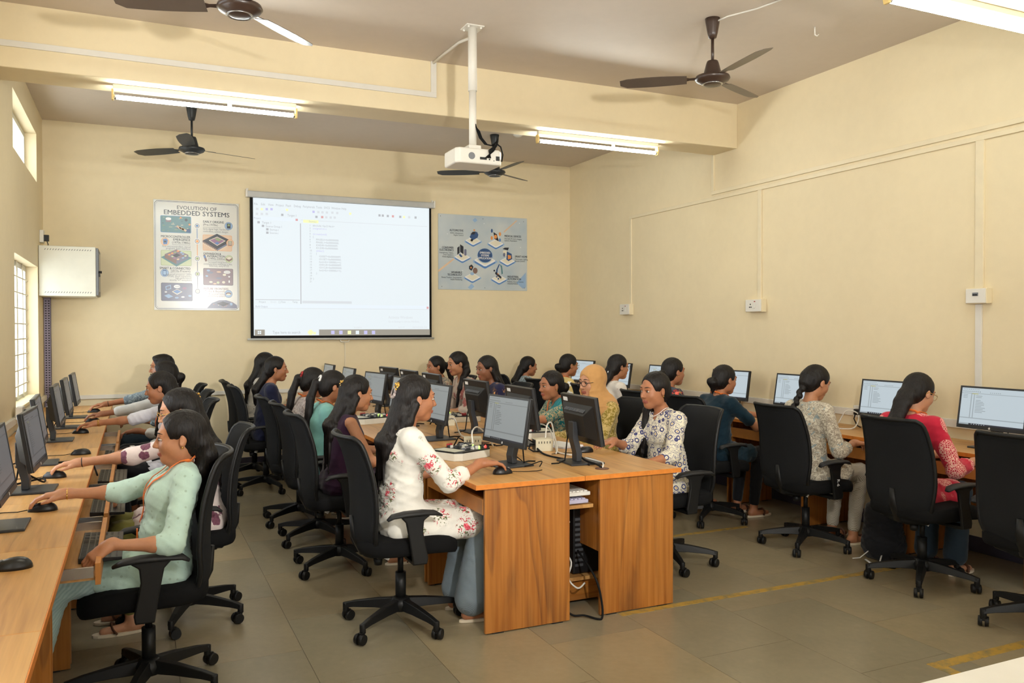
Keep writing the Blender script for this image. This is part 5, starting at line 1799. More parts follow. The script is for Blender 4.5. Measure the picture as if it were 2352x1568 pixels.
cloth('c_lanyard', srgb(228, 116, 48), rough=.6)

# --- pose helpers
def nrm(v):
    v = np.array(v, float)
    return v / (np.linalg.norm(v) + 1e-9)
def rotm(yaw, pitch, roll=0.0):
    """columns: forward, left, up; pitch > 0 looks down"""
    R_ = Matrix.Rotation(yaw, 3, 'Z') @ Matrix.Rotation(pitch, 3, 'Y') @ Matrix.Rotation(roll, 3, 'X')
    return np.array(R_)
def ik(S, T, l1, l2, pole):
    S, T = np.array(S, float), np.array(T, float)
    d = T - S
    L = np.linalg.norm(d)
    if L > (l1 + l2) * .995:
        T = S + d / L * (l1 + l2) * .995
        d = T - S
        L = np.linalg.norm(d)
    u = d / L
    a = (l1 * l1 - l2 * l2 + L * L) / (2 * L)
    h = math.sqrt(max(l1 * l1 - a * a, 0))
    p = np.array(pole, float)
    p = nrm(p - u * (p @ u))
    return S + u * a + p * h, T

def hand_prims(f, wrist, fw, up, right, pose, s):
    """palm, four unequal bent fingers, thumb leaving the side of the palm"""
    fw = nrm(fw)
    up = nrm(np.array(up) - fw * (np.array(up) @ fw))
    lat = np.cross(up, fw)                    # to the left of the fingers
    th = lat if right else -lat               # thumb side
    P = lambda a, b, c: np.array(wrist) + (fw * a + th * b + up * c) * s
    f.cone(P(-.02, 0, 0), P(.02, 0, .002), .021 * s, .024 * s, .02, sy=1.0)
    for b in (-.027, -.009, .010, .026):
        f.cone(P(.012, b * .62, 0), P(.078, b, .004), .0155 * s, .0115 * s, .012)
    curl = {'mouse': (14, 26, 22), 'type': (22, 34, 24), 'rest': (18, 28, 24), 'droop': (20, 42, 34), 'flat': (6, 10, 8)}[pose]
    lens = ((.026, (.038, .024, .019)), (.009, (.043, .027, .021)), (-.010, (.040, .025, .020)), (-.027, (.031, .019, .017)))
    for n_, (b, seg) in enumerate(lens):
        p = P(.078, b, .004)
        ang = 0.0
        spread = (b / .027) * math.radians(7)
        q = [p]
        for g, l in zip(curl, seg):
            ang -= math.radians(g)
            dirv = (fw * math.cos(spread) + th * math.sin(spread)) * math.cos(ang) + up * math.sin(ang)
            p = p + dirv * l * s
            q.append(p)
        rr = (.0098, .0088, .0078, .0066) if n_ != 3 else (.0085, .0076, .0068, .0058)
        for i in range(3):
            f.cone(q[i], q[i + 1], rr[i] * s, rr[i + 1] * s, .003)
    f.cone(P(.012, .018, -.004), P(.040, .040, -.010), .0145 * s, .012 * s, .012)
    f.cone(P(.040, .040, -.010), P(.068, .050, -.016), .0112 * s, .0095 * s, .004)
    f.cone(P(.068, .050, -.016), P(.092, .048, -.021), .0092 * s, .0068 * s, .003)

def person(label, hx, hy, top, heading, cloth_top, cloth_leg, skin='skin_b', lean=8, yaw=0, pitch=8, sleeve=1.3, rh=None, lh=None,
           rpose='type', lpose='type', hair='long', hair_len=.4, lanyard=False, glasses=None, extra=(), fine=True, flare=0.0, dress=.7,
           hands_up=None, roll=0, side=0, man=False, feet=True, chair_label=None, chair_dx=0.0, chair_dy=0.0, chair_rot=0.0, shw=1.0, no_feet_fwd=0.0, arm=1.0):
    """a seated figure; local +x is where the body faces, head placed at (hx, hy) with its crown at height top"""
    SH = .455
    a = math.radians(lean)
    def skel(s):
        J = {}
        dirv = lambda k: np.array([math.sin(a * k), 0, math.cos(a * k)])
        J['pel'] = np.array([0, 0, SH + .075 * s])
        J['waist'] = J['pel'] + dirv(.5) * .165 * s
        J['chest'] = J['waist'] + dirv(1.0) * .175 * s
        J['neck'] = J['chest'] + dirv(1.15) * .15 * s
        J['head'] = J['neck'] + (dirv(1.15) + np.array([.32, 0, 0])) * .142 * s
        return J
    J = skel(1.0)
    hs0 = .115
    s = (top - SH) / (J['head'][2] + hs0 - SH)
    J = skel(s)
    hs = .62 + .38 * s          # heads vary less than bodies
    J['head'][2] = top - .115 * hs
    # root so that the head lands at hx, hy
    th = heading
    c_, s_ = math.cos(th), math.sin(th)
    off = J['head']
    ox, oy = hx - (off[0] * c_ - off[1] * s_), hy - (off[0] * s_ + off[1] * c_)
    def w2l(p):
        dx, dy = p[0] - ox, p[1] - oy
        return np.array([dx * c_ + dy * s_, -dx * s_ + dy * c_, p[2]])
    root = thing('person', label, 'person', (ox, oy, 0), heading, 'students seated at the desks')
    Rh = rotm(math.radians(yaw), math.radians(pitch), math.radians(roll))
    H = lambda x, y, z: J['head'] + Rh @ (np.array([x, y, z]) * hs)
    res_h = .0042 if fine else .006
    # ---- joints of limbs
    sw = .158 * s * shw * (1.12 if man else 1.0)
    Sh = {1: J['neck'] + np.array([-.012, sw, -.055 * s]), -1: J['neck'] + np.array([-.012, -sw, -.055 * s])}
    sl = .55 + .45 * s
    l1, l2 = .282 * sl * arm, .238 * sl * arm
    arms = {}
    for sg, tgt, pose in ((1, lh, lpose), (-1, rh, rpose)):
        tl = w2l(tgt) if tgt is not None else np.array([.40 * s, sg * .10, .665])
        d0 = nrm(np.array([tl[0] - Sh[sg][0], tl[1] - Sh[sg][1], 0]))
        fw = nrm(d0 + np.array([.8, -sg * .1, 0]))
        if pose == 'droop':
            fwd = nrm(fw + np.array([0, 0, -.75]))
        else:
            fwd = nrm(fw + np.array([0, 0, -.10]))
        wrist = tl - fwd * .075 * s + np.array([0, 0, .018])
        elb, wr = ik(Sh[sg], wrist, l1, l2, (-.45, sg * .5, -1.0))
        arms[sg] = (elb, wr, fwd, pose)
    hipz = SH + .07
    legs = {}
    for sg in (1, -1):
        hip = np.array([0.0, sg * .085 * s, hipz])
        knee = np.array([.405 * sl, sg * .105 * s, SH + .045])
        ank = np.array([.35 * sl + no_feet_fwd, sg * .10 * s, .085])
        legs[sg] = (hip, knee, ank)
    # ---- skin: head and neck
    f = Field(J['head'] - np.array([.16, .16, .22]) * hs, J['head'] + .17 * hs, res_h)
    f2 = lambda *x: H(*x)
    f.ell(H(-.014, 0, .028), np.array([.094, .074, .086]) * hs, 0, R_=Rh)
    f.ell(H(.028, 0, -.035), np.array([.062, .054, .073]) * hs, .03, R_=Rh)
    f.ell(H(.058, 0, -.090), np.array([.026, .027, .021]) * hs, .03, R_=Rh)
    for q in (1, -1):
        f.ell(H(.053, q * .034, -.026), np.array([.026, .023, .024]) * hs, .025, R_=Rh)
        f.ell(H(.008, q * .044, -.058), np.array([.028, .014, .028]) * hs, .03, R_=Rh)
        f.ell(H(.096, q * .031, .006), np.array([.014, .019, .0125]) * hs, .014, True, R_=Rh)
    bw = .0145 if man else .0115
    f.cone(H(.075, -.034, .029), H(.075, .034, .029), bw * hs, bw * hs, .016)
    f.cone(H(.085, 0, .014), H(.1055, 0, -.025), .0062 * hs, .0092 * hs, .010)
    for q in (1, -1):
        f.ell(H(.096, q * .0105, -.029), np.array([.0095, .007, .007]) * hs, .006, R_=Rh)
        f.cone(H(.0805, q * .020, .0120), H(.0775, q * .041, .0108), .0046 * hs, .0046 * hs, .006)
    f.ell(H(.0900, 0, -.0575), np.array([.0095, .0205, .0042]) * hs, .005, R_=Rh)
    f.ell(H(.0875, 0, -.0660), np.array([.0095, .0175, .0050]) * hs, .004, R_=Rh)
    for q in (1, -1):
        f.cone(H(.104, 0, -.0622), H(.100, q * .021, -.0600), .0017 * hs, .0014 * hs, .003, True)
    for q in (1, -1):
        Re = Rh @ rotm(q * .35, -.15)
        f.ell(H(-.008, q * .076, -.008), np.array([.017, .007, .027]) * hs, .006, R_=Re)
        f.ell(H(.000, q * .085, -.004), np.array([.009, .005, .015]) * hs, .004, True, R_=Re)
    nk = J['neck']
    f.cone(H(-.020, 0, -.055), nk + np.array([0, 0, -.01]), .043 * s, .044 * s, .03)
    f.cone(nk + np.array([0, 0, -.01]), nk + np.array([0, 0, -.07]), .044 * s, .058 * s, .03)
    V0, Q0 = f.nets()
    fh = f
    cen = (V0[Q0].mean(1) - J['head']) @ Rh / hs
    lipm = ((np.abs(cen[:, 1]) < .0225) & (np.abs(cen[:, 2] + .062) < .0115 - .10 * np.abs(cen[:, 1]) * .9) & (cen[:, 0] > .078))
    parts = [(V0, Q0, lipm.astype(int))]
    # ---- skin: arms with hands
    for sg in (1, -1):
        elb, wr, fwd, pose = arms[sg]
        pts = np.array([Sh[sg], elb, wr, wr + fwd * .19])
        f = Field(pts.min(0) - .07, pts.max(0) + .07, .0042 if fine else .0065)
        f.cone(Sh[sg], elb, .040 * s, .033 * s, .02)
        mid = elb + (wr - elb) * .3
        f.cone(elb, mid, .032 * s, .032 * s, .02)
        f.cone(mid, wr, .032 * s, .0205 * s, .02)
        upv = np.array([0, 0, 1.0]) if pose != 'droop' else nrm(np.array([.5, sg * .5, .6]))
        hand_prims(f, wr, fwd, upv, sg == -1, pose, s)
        v, q = f.nets()
        parts.append((v, q, np.zeros(len(q), int)))
    # ---- skin: trunk under the clothes, legs and feet
    f = Field([-.2, -.32, .0], [.62, .32, nk[2] + .03], .013)
    f.cone(J['chest'] + np.array([0, 0, .02]), nk + np.array([0, 0, -.075]), .085 * s, .055 * s, .03, sy=1.35)
    f.cone(J['pel'], J['chest'], .09 * s, .085 * s, .05, sy=1.25)
    f.cone(Sh[1], Sh[-1], .042 * s, .042 * s, .03)
    f.cone(nk, nk + np.array([0, 0, -.08]), .05 * s, .06 * s, .03)
    for sg in (1, -1):
        hip, knee, ank = legs[sg]
        f.cone(hip, knee, .068 * s, .048 * s, .03)
        f.cone(knee, ank, .045 * s, .030 * s, .03)
        f.cone(ank, ank + np.array([.0, 0, -.045]), .030, .028, .02)
        f.cone(ank + np.array([-.03, 0, -.052]), ank + np.array([.13, sg * .012, -.062]), .027, .020, .02)
    v, q = f.nets()
    parts.append((v, q, np.zeros(len(q), int)))
    o = 0
    VV, QQ, MM = [], [], []
    for v, q, m in parts:
        VV.append(v); QQ.append(q + o); MM.append(m); o += len(v)
    me = np_mesh('body', np.concatenate(VV), np.concatenate(QQ), np.concatenate(MM))
    me.materials.append(M(skin)); me.materials.append(M('lip'))
    body = obj('body', me, [], root)
    # ---- face details
    RM = Matrix([list(r) for r in Rh])
    for q in (1, -1):
        m = MB()
        m.ball(H(.0765, q * .031, .005), (.0125 * hs, .0120 * hs, .0060 * hs), 14, 0, RM)
        m.ball(H(.0832, q * .0310, .0048), (.0066 * hs, .0074 * hs, .0064 * hs), 12, 1, RM)
        obj('eye', m, ['eye_white', 'iris'], body)
    for q in (1, -1):
        m = MB()
        pts = [H(.0925 - .0014 * i * i, q * (.013 + .0085 * i), .0298 + .0060 * math.sin(i / 4 * 2.5) - .0014 * i) for i in range(5)]
        m.tube([fh.onto(p, .0006) for p in pts], [.0017 * hs, .0026 * hs, .0029 * hs, .0024 * hs, .0010 * hs], 6)
        pts = [H(.0925 - .0016 * i * i, q * (.0185 + .0065 * i), .0108 + .0028 * math.sin(i / 4 * 3.14)) for i in range(5)]
        obj('eyebrow', m, 'hair', body)
        obj('eyelashes', MB().tube(pts, .0014 * hs, 5), 'hair', body)
    if man:
        m = MB()
        for q in (1, -1):
            m.tube([H(.101, q * .003, -.0485), H(.098, q * .014, -.050), H(.089, q * .026, -.058), H(.082, q * .029, -.072)], [.004 * hs, .0045 * hs, .003 * hs, .002 * hs], 6)
        obj('beard', m, 'hair', body)
    # ---- hair
    if hair != 'scarf':
        lo = np.minimum(J['head'] - .16 * hs, np.array([-.2, -.22, max(.5, J['head'][2] - hair_len - .12)]))
        hi = J['head'] + .17 * hs
        f = Field(lo, hi, .0055 if fine else .0075)
        f.ell(H(-.017, 0, .031), np.array([.1005, .0815, .0925]) * hs, 0, R_=Rh)
        f.ell(H(-.05, 0, -.02), np.array([.062, .07, .075]) * hs, .02, R_=Rh)
        f.ell(H(.096, 0, -.034), np.array([.078, .082, .122]) * hs, .010, True, R_=Rh)
        for q in (1, -1):
            f.ell(H(.030, q * .085, -.040), np.array([.050, .03, .048]) * hs, .012, True, R_=Rh)
            f.ell(H(-.002, q * .094, -.020), np.array([.030, .028, .042]) * hs, .008, True, R_=Rh)
        f.cone(H(.10, 0, .10), H(-.02, 0, .135), .0035 * hs, .002 * hs, .006, True)
        bx = J['chest'][0] - .120 * s     # plane of the back
        zend = J['head'][2] - hair_len
        hb = bx + .012                    # hair lies on the back
        def strands(p0, p1, n_, spread, r_, seed):
            rr_ = random.Random(seed)
            for q in range(n_):
                y_ = (q / (n_ - 1) - .5) * 2 if n_ > 1 else 0
                a_ = p0 + np.array([0, y_ * spread[0], 0])
                b_ = p1 + np.array([rr_.uniform(-.012, .004), y_ * spread[1], rr_.uniform(-.05, .05)])
                f.cone(a_, b_, r_, r_ * .4, .012)
        if hair == 'pony':
            p0 = H(-.108, 0, .030)
            p1 = H(-.135, 0, .004)
            p2 = np.array([min(H(-.125, 0, -.07)[0], hb + .01), p1[1] * .6 + side * .5, H(0, 0, -.085)[2]])
            p3 = np.array([hb - .016, side, (p2[2] + zend) / 2])
            p4 = np.array([hb - .010, side * 1.2, zend])
            ch, rr = [p0, p1, p2, p3, p4], [.018, .027, .030, .028, .008]
            for i in range(4):
                f.cone(ch[i], ch[i + 1], rr[i], rr[i + 1], .012, sy=1.25 if i > 1 else 1.0)
            strands(p3, p4, 4, (.022, .02), .011, 3)
        elif hair == 'front':            # gathered over one shoulder to the chest
            sd = side or .06
            ch = [H(-.09, 0, -.02), H(-.06, sd * .9, -.09), H(.0, sd * 1.2, -.14), np.array([J['chest'][0] + .090 * s, sd * 1.15, J['head'][2] - .24]), np.array([J['chest'][0] + .130 * s, sd * 1.0, zend])]
            rr = [.04, .036, .030, .028, .008]
            for i in range(4):
                f.cone(ch[i], ch[i + 1], rr[i], rr[i + 1], .015)
            strands(ch[3], ch[4], 4, (.018, .02), .010, 4)
        elif hair in ('long', 'half'):
            p0, p1 = H(-.060, 0, -.005), H(-.078, 0, -.085)
            p2 = np.array([hb - .002, side * .5, J['neck'][2] - .075])
            p3 = np.array([hb - .018, side, zend + .05])
            f.cone(p0, p1, .056 * hs, .050 * hs, .03, sy=1.15)
            f.cone(p1, p2, .046 * hs, .030, .03, sy=1.7)
            f.cone(p2, p3, .027, .013, .04, sy=2.4)
            strands(p2 + np.array([0, 0, .03]), p3 + np.array([0, 0, -.05]), 8, (.05, .07), .012, 5)
            for q in (1, -1):
                f.cone(H(-.02, q * .072, -.03), H(-.05, q * .080, -.12), .020 * hs, .018, .02)
                f.cone(H(-.05, q * .080, -.12), np.array([hb + .005, q * .065 + side * .5, J['neck'][2] - .14]), .018, .012, .03)
        elif hair == 'braid':
            p0 = H(-.098, 0, -.03)
            p1 = np.array([hb - .014, side, J['neck'][2] - .05])
            p2 = np.array([hb - .018, side * 1.1, zend])
            f.cone(H(-.085, 0, .0), p0, .052, .036, .03)
            n_ = 17
            for i in range(n_):
                u = i / (n_ - 1)
                c = (p0 * (1 - u * 2) + p1 * u * 2) if u < .5 else (p1 * (2 - 2 * u) + p2 * (2 * u - 1))
                sg = 1 if i % 2 else -1
                f.ell(c + np.array([0, sg * .008, 0]), np.array([.019, .020, .023]) * (1.15 - .4 * u), .007, R_=rotm(0, 0, sg * .6))
        elif hair == 'bun':
            f.ell(H(-.122, 0, -.035), np.array([.038, .044, .042]), .012)
            f.ell(H(-.145, .012, -.03), np.array([.016, .026, .026]), .008)
            f.cone(H(-.105, 0, -.06), H(-.11, .0, -.11), .03, .012, .02)
        elif hair == 'low':
            p0 = H(-.092, 0, -.04)
            ch = [p0, H(-.108, 0, -.095), np.array([hb - .008, side, J['neck'][2] - .05]), np.array([hb - .012, side * 1.2, zend])]
            rr = [.044, .038, .036, .014]
            for i in range(3):
                f.cone(ch[i], ch[i + 1], rr[i], rr[i + 1], .02, sy=1.35)
            strands(ch[2], ch[3], 5, (.035, .035), .012, 6)
        elif hair == 'short':
            for i in range(16):
                u = RNG.uniform(-1, 1)
                f.ell(H(.055 - .13 * RNG.random(), u * .045, .096 + .008 * RNG.random() - .022 * u * u), np.array([.024, .02, .014]) * hs, .02)
        if hair in ('half', 'front', 'long'):
            f.ell(H(-.09, 0, .03), np.array([.03, .035, .03]) * hs, .02)
        V, Q = f.nets()
        N = vnorm(V, Q)
        st = np.sin(V[:, 1] * 420 + 3 * np.sin(V[:, 2] * 22)) * .5 + np.sin(V[:, 0] * 300 + V[:, 1] * 190 + 2 * np.sin(V[:, 2] * 31)) * .5
        wav = .006 * np.sin(V[:, 2] * 34 + V[:, 1] * 20) * np.clip((J['head'][2] - .1 - V[:, 2]) / .2, 0, 1)
        V = V + N * (st * .0011)[:, None] + np.stack([np.zeros(len(V)), wav, np.zeros(len(V))], 1)
        me = np_mesh('hair', V, Q)
        hr = obj('hair', me, 'hair', root)
    # ---- kurta / shirt
    inf = .010
    wr_all = np.array([arms[1][1], arms[-1][1], arms[1][0], arms[-1][0], Sh[1], Sh[-1]])
    lo = np.minimum(np.array([-.24, -.30, SH - .14]), wr_all.min(0) - .09)
    hi = np.maximum(np.array([.42 * s, .30, nk[2] + .05]), wr_all.max(0) + .09)
    f = Field(lo, hi, .0085 if fine else .0115)
    ch_r = .098 if man else .092
    f.cone(J['pel'] + np.array([-.005, 0, .0]), J['waist'], .108 * s, .090 * s, .05, sy=1.42, inf=inf)
    f.cone(J['waist'], J['chest'] + np.array([0, 0, .01]), .090 * s, ch_r * s, .05, sy=1.36, inf=inf)
    f.cone(J['chest'] + np.array([0, 0, .01]), nk + np.array([-.005, 0, -.065 * s]), ch_r * s, .062 * s, .05, sy=1.45, inf=inf)
    if not man:
        for q in (1, -1):
            f.ell(J['chest'] + np.array([.062 * s, q * .062 * s, -.01]), np.array([.05, .055, .055]) * s, .05)
    for sg in (1, -1):
        elb, wr, fwd, pose = arms[sg]
        f.cone(nk + np.array([-.005, sg * .05, -.035 * s]), Sh[sg] - (np.array([0, sg * .03, 0]) if sleeve <= 0 else 0), .036 * s, (.042 if sleeve > 0 else .030) * s, .05, inf=inf)
        if sleeve > 0:
            u1 = min(sleeve, 1.0)
            e1 = Sh[sg] + (elb - Sh[sg]) * u1
            f.cone(Sh[sg], e1, .043 * s, .041 * s, .035, inf=inf)
            if sleeve > 1.0:
                e2 = elb + (wr - elb) * (sleeve - 1.0)
                f.cone(elb, e2, .040 * s, (.030 + .012 * (2 - sleeve)) * s, .02, inf=inf)
        hip, knee, ank = legs[sg]
        if dress > 0:
            f.cone(hip + np.array([-.03, 0, .0]), hip + (knee - hip) * dress + np.array([0, 0, .006]), .082 * s, .072 * s, .06, inf=inf)
    if dress > .4:
        f.cone(np.array([.02, 0, SH + .06]), np.array([.385 * s * dress * .95, 0, SH + .045]), .07 * s, .05 * s, .08, inf=inf)
        for q in (1, -1):   # side flaps hanging over the seat edge
            f.cone(np.array([-.06, q * .17 * s, SH + .045]), np.array([.385 * s * dress * .8, q * .172 * s, SH + .02]), .022, .020, .05)
    # neckline
    f.ell(nk + np.array([.022, 0, .012]), np.array([.068, .066, .052]) * s, .006, True)
    f.cone(nk + np.array([.05, 0, -.02]), nk + np.array([.115, 0, -.085]), .028 * s, .012 * s, .008, True)
    # sit on the cushion: nothing below the seat except the side flaps
    V, Q = f.nets()
    V = wrinkle(V, Q, .0036, abs(hash(label)) % 9999 if False else sum(map(ord, label)) % 9999, J['waist'][2] - .04)
    me = np_mesh('shirt' if man else 'kurta', V, Q)
    ku_ = obj('shirt' if man else 'kurta', me, cloth_top, root)
    kf = f
    # ---- trousers
    f = Field([-.16, -.30, .06], [.62, .30, SH + .22], .011 if fine else .015)
    f.cone(np.array([-.02, 0, SH + .075]), np.array([.03, 0, SH + .075]), .095 * s, .09 * s, .04, sy=1.45)
    for sg in (1, -1):
        hip, knee, ank = legs[sg]
        f.cone(hip, knee, .078 * s, .062 * s, .03)
        e = knee + (ank - knee) * .92
        f.cone(knee, e, .062 * s, (.044 + flare) * s, .03)
    V, Q = f.nets()
    V = wrinkle(V, Q, .003, 77 + int(hy * 10), SH)
    me = np_mesh('trousers', V, Q)
    obj('trousers', me, cloth_leg, root)
    if feet:
        for sg in (1, -1):
            m = MB()
            ank = legs[sg][2]
            out = []
            for k in range(18):
                b = 2 * math.pi * k / 18
                out.append((ank[0] + .055 + .125 * math.cos(b), ank[1] + sg * .006 + (.036 + .010 * math.cos(b)) * math.sin(b)))
            m.prism(out, 2, .001, .014, 0)
            x0 = ank[0] + .085
            m.tube([(x0 - .02, ank[1] - .044, .012), (x0, ank[1] - .036, .036), (x0 + .01, ank[1], .052), (x0, ank[1] + .036, .036), (x0 - .02, ank[1] + .044, .012)], [.013, .015, .015, .015, .013], 6, 1, flat=.35, up=(1, 0, 0))
            obj('sandal', m, ['shoe_sole', 'sandal_brown'], root)
    # ---- headscarf
    if hair == 'scarf':
        f = Field(J['head'] - np.array([.2, .24, .42]), J['head'] + np.array([.22, .24, .17]), .006 if fine else .009)
        f.ell(H(-.017, 0, .028), np.array([.108, .089, .10]) * hs, 0, R_=Rh)
        f.ell(H(.012, 0, -.06), np.array([.085, .082, .10]) * hs, .03, R_=Rh)
        f.cone(H(-.01, 0, -.08), nk + np.array([.02, 0, -.03]), .085 * s, .10 * s, .04, sy=1.1)
        for sg in (1, -1):
            f.cone(nk + np.array([.0, sg * .03, -.03]), Sh[sg] + np.array([.01, -sg * .01, -.02]), .075 * s, .058 * s, .05, inf=.012)
        f.cone(nk + np.array([.05, 0, -.04]), J['chest'] + np.array([.085, 0, -.02]), .07 * s, .06 * s, .05, sy=1.7)
        f.cone(nk + np.array([-.05, 0, -.02]), J['chest'] + np.array([-.075, 0, -.0]), .07 * s, .05 * s, .05, sy=1.9)
        f.ell(H(.105, 0, -.018), np.array([.075, .060, .088]) * hs, .012, True, R_=Rh)
        V, Q = f.nets()
        V = wrinkle(V, Q, .004, 5, nk[2])
        me = np_mesh('headscarf', V, Q)
        obj('headscarf', me, 'c_scarf', root)
    # ---- lanyard
    if lanyard:
        m = MB()
        end = J['waist'] + np.array([.12, .0, .03])
        for sg in (1, -1):
            raw = [nk + np.array([-.06, sg * .015, .035]), nk + np.array([-.035, sg * .055, .025]), nk + np.array([.02, sg * .07, -.0]), nk + np.array([.07, sg * .055, -.06]), J['chest'] + np.array([.13, sg * .035, .0]), end + np.array([0.02, sg * .006, .03])]
            pts = []
            for i in range(len(raw) - 1):
                for k in range(4):
                    pts.append(raw[i] + (raw[i + 1] - raw[i]) * k / 4)
            pts.append(raw[-1])
            pts = [kf.onto(p, .005) if i > 3 else p for i, p in enumerate(pts)]
            m.tube([tuple(p) for p in pts], .0085, 6, flat=.22, up=(1, 0, .15))
        e = kf.onto(end + np.array([.02, 0, 0]), .008)
        m.box(tuple(e + np.array([0, 0, -.03])), (.006, .02, .05))
        obj('lanyard', m, 'c_lanyard', root)
    # ---- spectacles
    if glasses:
        m = MB()
        for q in (1, -1):
            ring = [H(.106 - .012 * abs(math.cos(b)) * (1 if math.cos(b) * q > 0 else 0), q * .032 + .023 * math.cos(b), .004 + .019 * math.sin(b)) for b in [2 * math.pi * k / 20 for k in range(21)]]
            m.tube([tuple(p) for p in ring], .0019 if glasses != 'thin' else .0011, 6)
            m.tube([tuple(H(.095, q * .056, .008)), tuple(H(.05, q * .072, .008)), tuple(H(-.01, q * .08, .006)), tuple(H(-.03, q * .08, -.012))], .0018, 6)
        m.tube([tuple(H(.107, .009, .008)), tuple(H(.11, 0, .011)), tuple(H(.107, -.009, .008))], .0017, 6)
        obj('spectacles', m, 'black_plastic' if glasses != 'thin' else 'gold', root)
    # ---- small extras
    for ex in extra:
        kind = ex[0]
        m = MB()
        if kind == 'tie':
            c = H(-.118, 0, .034) if len(ex) < 3 else H(*ex[2])
            ax = Rh @ np.array([1.0, 0, -.2])
            u = nrm(np.cross(ax, [0, 0, 1])); w = np.cross(ax, u)
            pts = [tuple(c + (u * math.cos(b) + w * math.sin(b)) * .024) for b in [2 * math.pi * k / 14 for k in range(15)]]
            obj('hair_tie', m.tube(pts, .0085, 7), ex[1], root)
        elif kind == 'clip':
            c = H(*ex[2])
            m.ball(tuple(c), (.012, .02, .028), 12, 0, RM)
            for k in range(5):
                m.ball(tuple(c + Rh @ np.array([-.012, .012 * math.cos(k * 1.26), .018 * math.sin(k * 1.26)])), .007, 8)
            obj('hair_clip', m, ex[1], root)
        elif kind == 'flower':
            c = H(*ex[2])
            for k in range(5):
                b = k * 1.257
                m.ball(tuple(c + np.array([math.cos(b) * .014, 0, math.sin(b) * .014])), (.012, .006, .012), 8)
            m.ball(tuple(c + np.array([0, -.005, 0])), .005, 8, 1)
            obj('hair_flower', m, ['paper_white', 'gold'], root)
        elif kind in ('bangle', 'watch'):
            sg = ex[2]
            elb, wr, fwd, pose = arms[sg]
            for off in (ex[3] if len(ex) > 3 else (.0,)):
                c = wr + nrm(elb - wr) * (.012 + off)
                ax = nrm(elb - wr)
                u = nrm(np.cross(ax, [0, 0, 1])); w = np.cross(ax, u)
                rr = .0255 * s + .10 * 0 + off * .06
                pts = [tuple(c + (u * math.cos(b) + w * math.sin(b)) * rr) for b in [2 * math.pi * k / 16 for k in range(17)]]
                m.tube(pts, .003 if kind == 'bangle' else .005, 6)
            if kind == 'watch':
                m.cyl(tuple(c + np.array([0, 0, rr - .002])), tuple(c + np.array([0, 0, rr + .008])), .016, n=16)
            obj('wrist_watch' if kind == 'watch' else 'bracelet', m, ex[1], root)
        elif kind == 'earring':
            for q in (1, -1):
                obj('earring', MB().ball(tuple(H(-.004, q * .080, -.036)), .0045, 8), 'gold', root)
        elif kind == 'dupatta':
            path = [J['chest'] + np.array([-.14, .02, -.05]), nk + np.array([-.075, .07, -.04]), nk + np.array([-.01, .10, .0]), nk + np.array([.06, .07, -.06]), J['chest'] + np.array([.13, .0, -.02]), J['waist'] + np.array([.12, -.07, .03]), J['pel'] + np.array([.13, -.12, .05])]
            pts = []
            for i in range(len(path) - 1):
                for k in range(4):
                    pts.append(path[i] + (path[i + 1] - path[i]) * k / 4)
            pts = [tuple(kf.onto(p, .010)) for p in pts]
            obj('dupatta', m.tube(pts, [.05] * len(pts), 10, flat=.16, up=(1, 0, .3)), ex[1], root)
        elif kind == 'necklace':
            pts = [tuple(kf.onto(nk + np.array([.055 * math.cos(b) + .02, .066 * math.sin(b), .02 - .05 * max(0, math.cos(b))]), .003, 2)) for b in [2 * math.pi * k / 18 for k in range(19)]]
            pts = [tuple(nk + np.array([.06 * math.cos(b) + .022, .06 * math.sin(b), .018 - .055 * max(0, math.cos(b))])) for b in [2 * math.pi * k / 18 for k in range(19)]]
            obj('necklace', m.tube(pts, .0022, 6), 'paper_white', root)
        elif kind == 'shirt_tail':
            obj('kurta_tail', m.box((.02, .27, SH - .02), (.16, .006, .05), 0, (0, .2, 0)), cloth_top, root)
    # ---- the chair under the figure
    cl = chair_label or ('black task chair of the ' + label.split(' with ')[0].split(', ')[0])
    cx, cy = ox + c_ * chair_dx - s_ * chair_dy, oy + s_ * chair_dx + c_ * chair_dy
    CHAIRS[cl] = chair(cx, cy, heading + math.radians(chair_rot), cl)
    return root

PI = math.pi
CHAIRS = {}
# left wall row, looking at the left wall
person('woman in a mint green kurta with orange lanyard, hand on a mouse', .165, 3.72, 1.158, PI, 'c_mint', 'c_mintpant', 'skin_a', lean=-13, yaw=0, pitch=4, sleeve=1.15,
       rh=(-.345, 3.94, .785), rpose='mouse', lh=(-.15, 3.42, .635), lpose='droop', no_feet_fwd=.14, hair='low', hair_len=.36, lanyard=True, extra=(('bangle', 'gold', -1), ('earring',)), chair_dx=.05, dress=.55,
       chair_label='black task chair of the woman in mint green, nearest on the left')
person('woman in a white kurta with purple leaves and a hair clip, wearing glasses', .20, 4.58, 1.192, PI, 'c_leaf', 'c_olivepant', 'skin_d', arm=1.12, chair_dx=.07, lean=7, yaw=0, pitch=14, sleeve=1.1,
       rh=(-.37, 4.80, .785), rpose='mouse', hair='half', hair_len=.40, glasses='thin', extra=(('bangle', 'black_plastic', -1), ('clip', 'gold', (-.105, 0, .045))), chair_label='black task chair of the woman in the purple leaf print')
person('girl in a white short-sleeved shirt with orange lanyard and yellow bracelet', .155, 6.45, 1.195, PI, 'c_white', 'c_black', 'skin_b', arm=1.08, chair_dx=.05, lean=8, yaw=-8, pitch=12, sleeve=.95,
       rh=(-.365, 6.79, .785), rpose='mouse', lh=(-.10, 5.95, .68), hair='front', hair_len=.33, side=.06, lanyard=True, extra=(('bangle', 'gold', -1, (.0, .008)), ('watch', 'chrome', 1)), dress=.4, chair_label='black task chair of the girl in the white shirt')
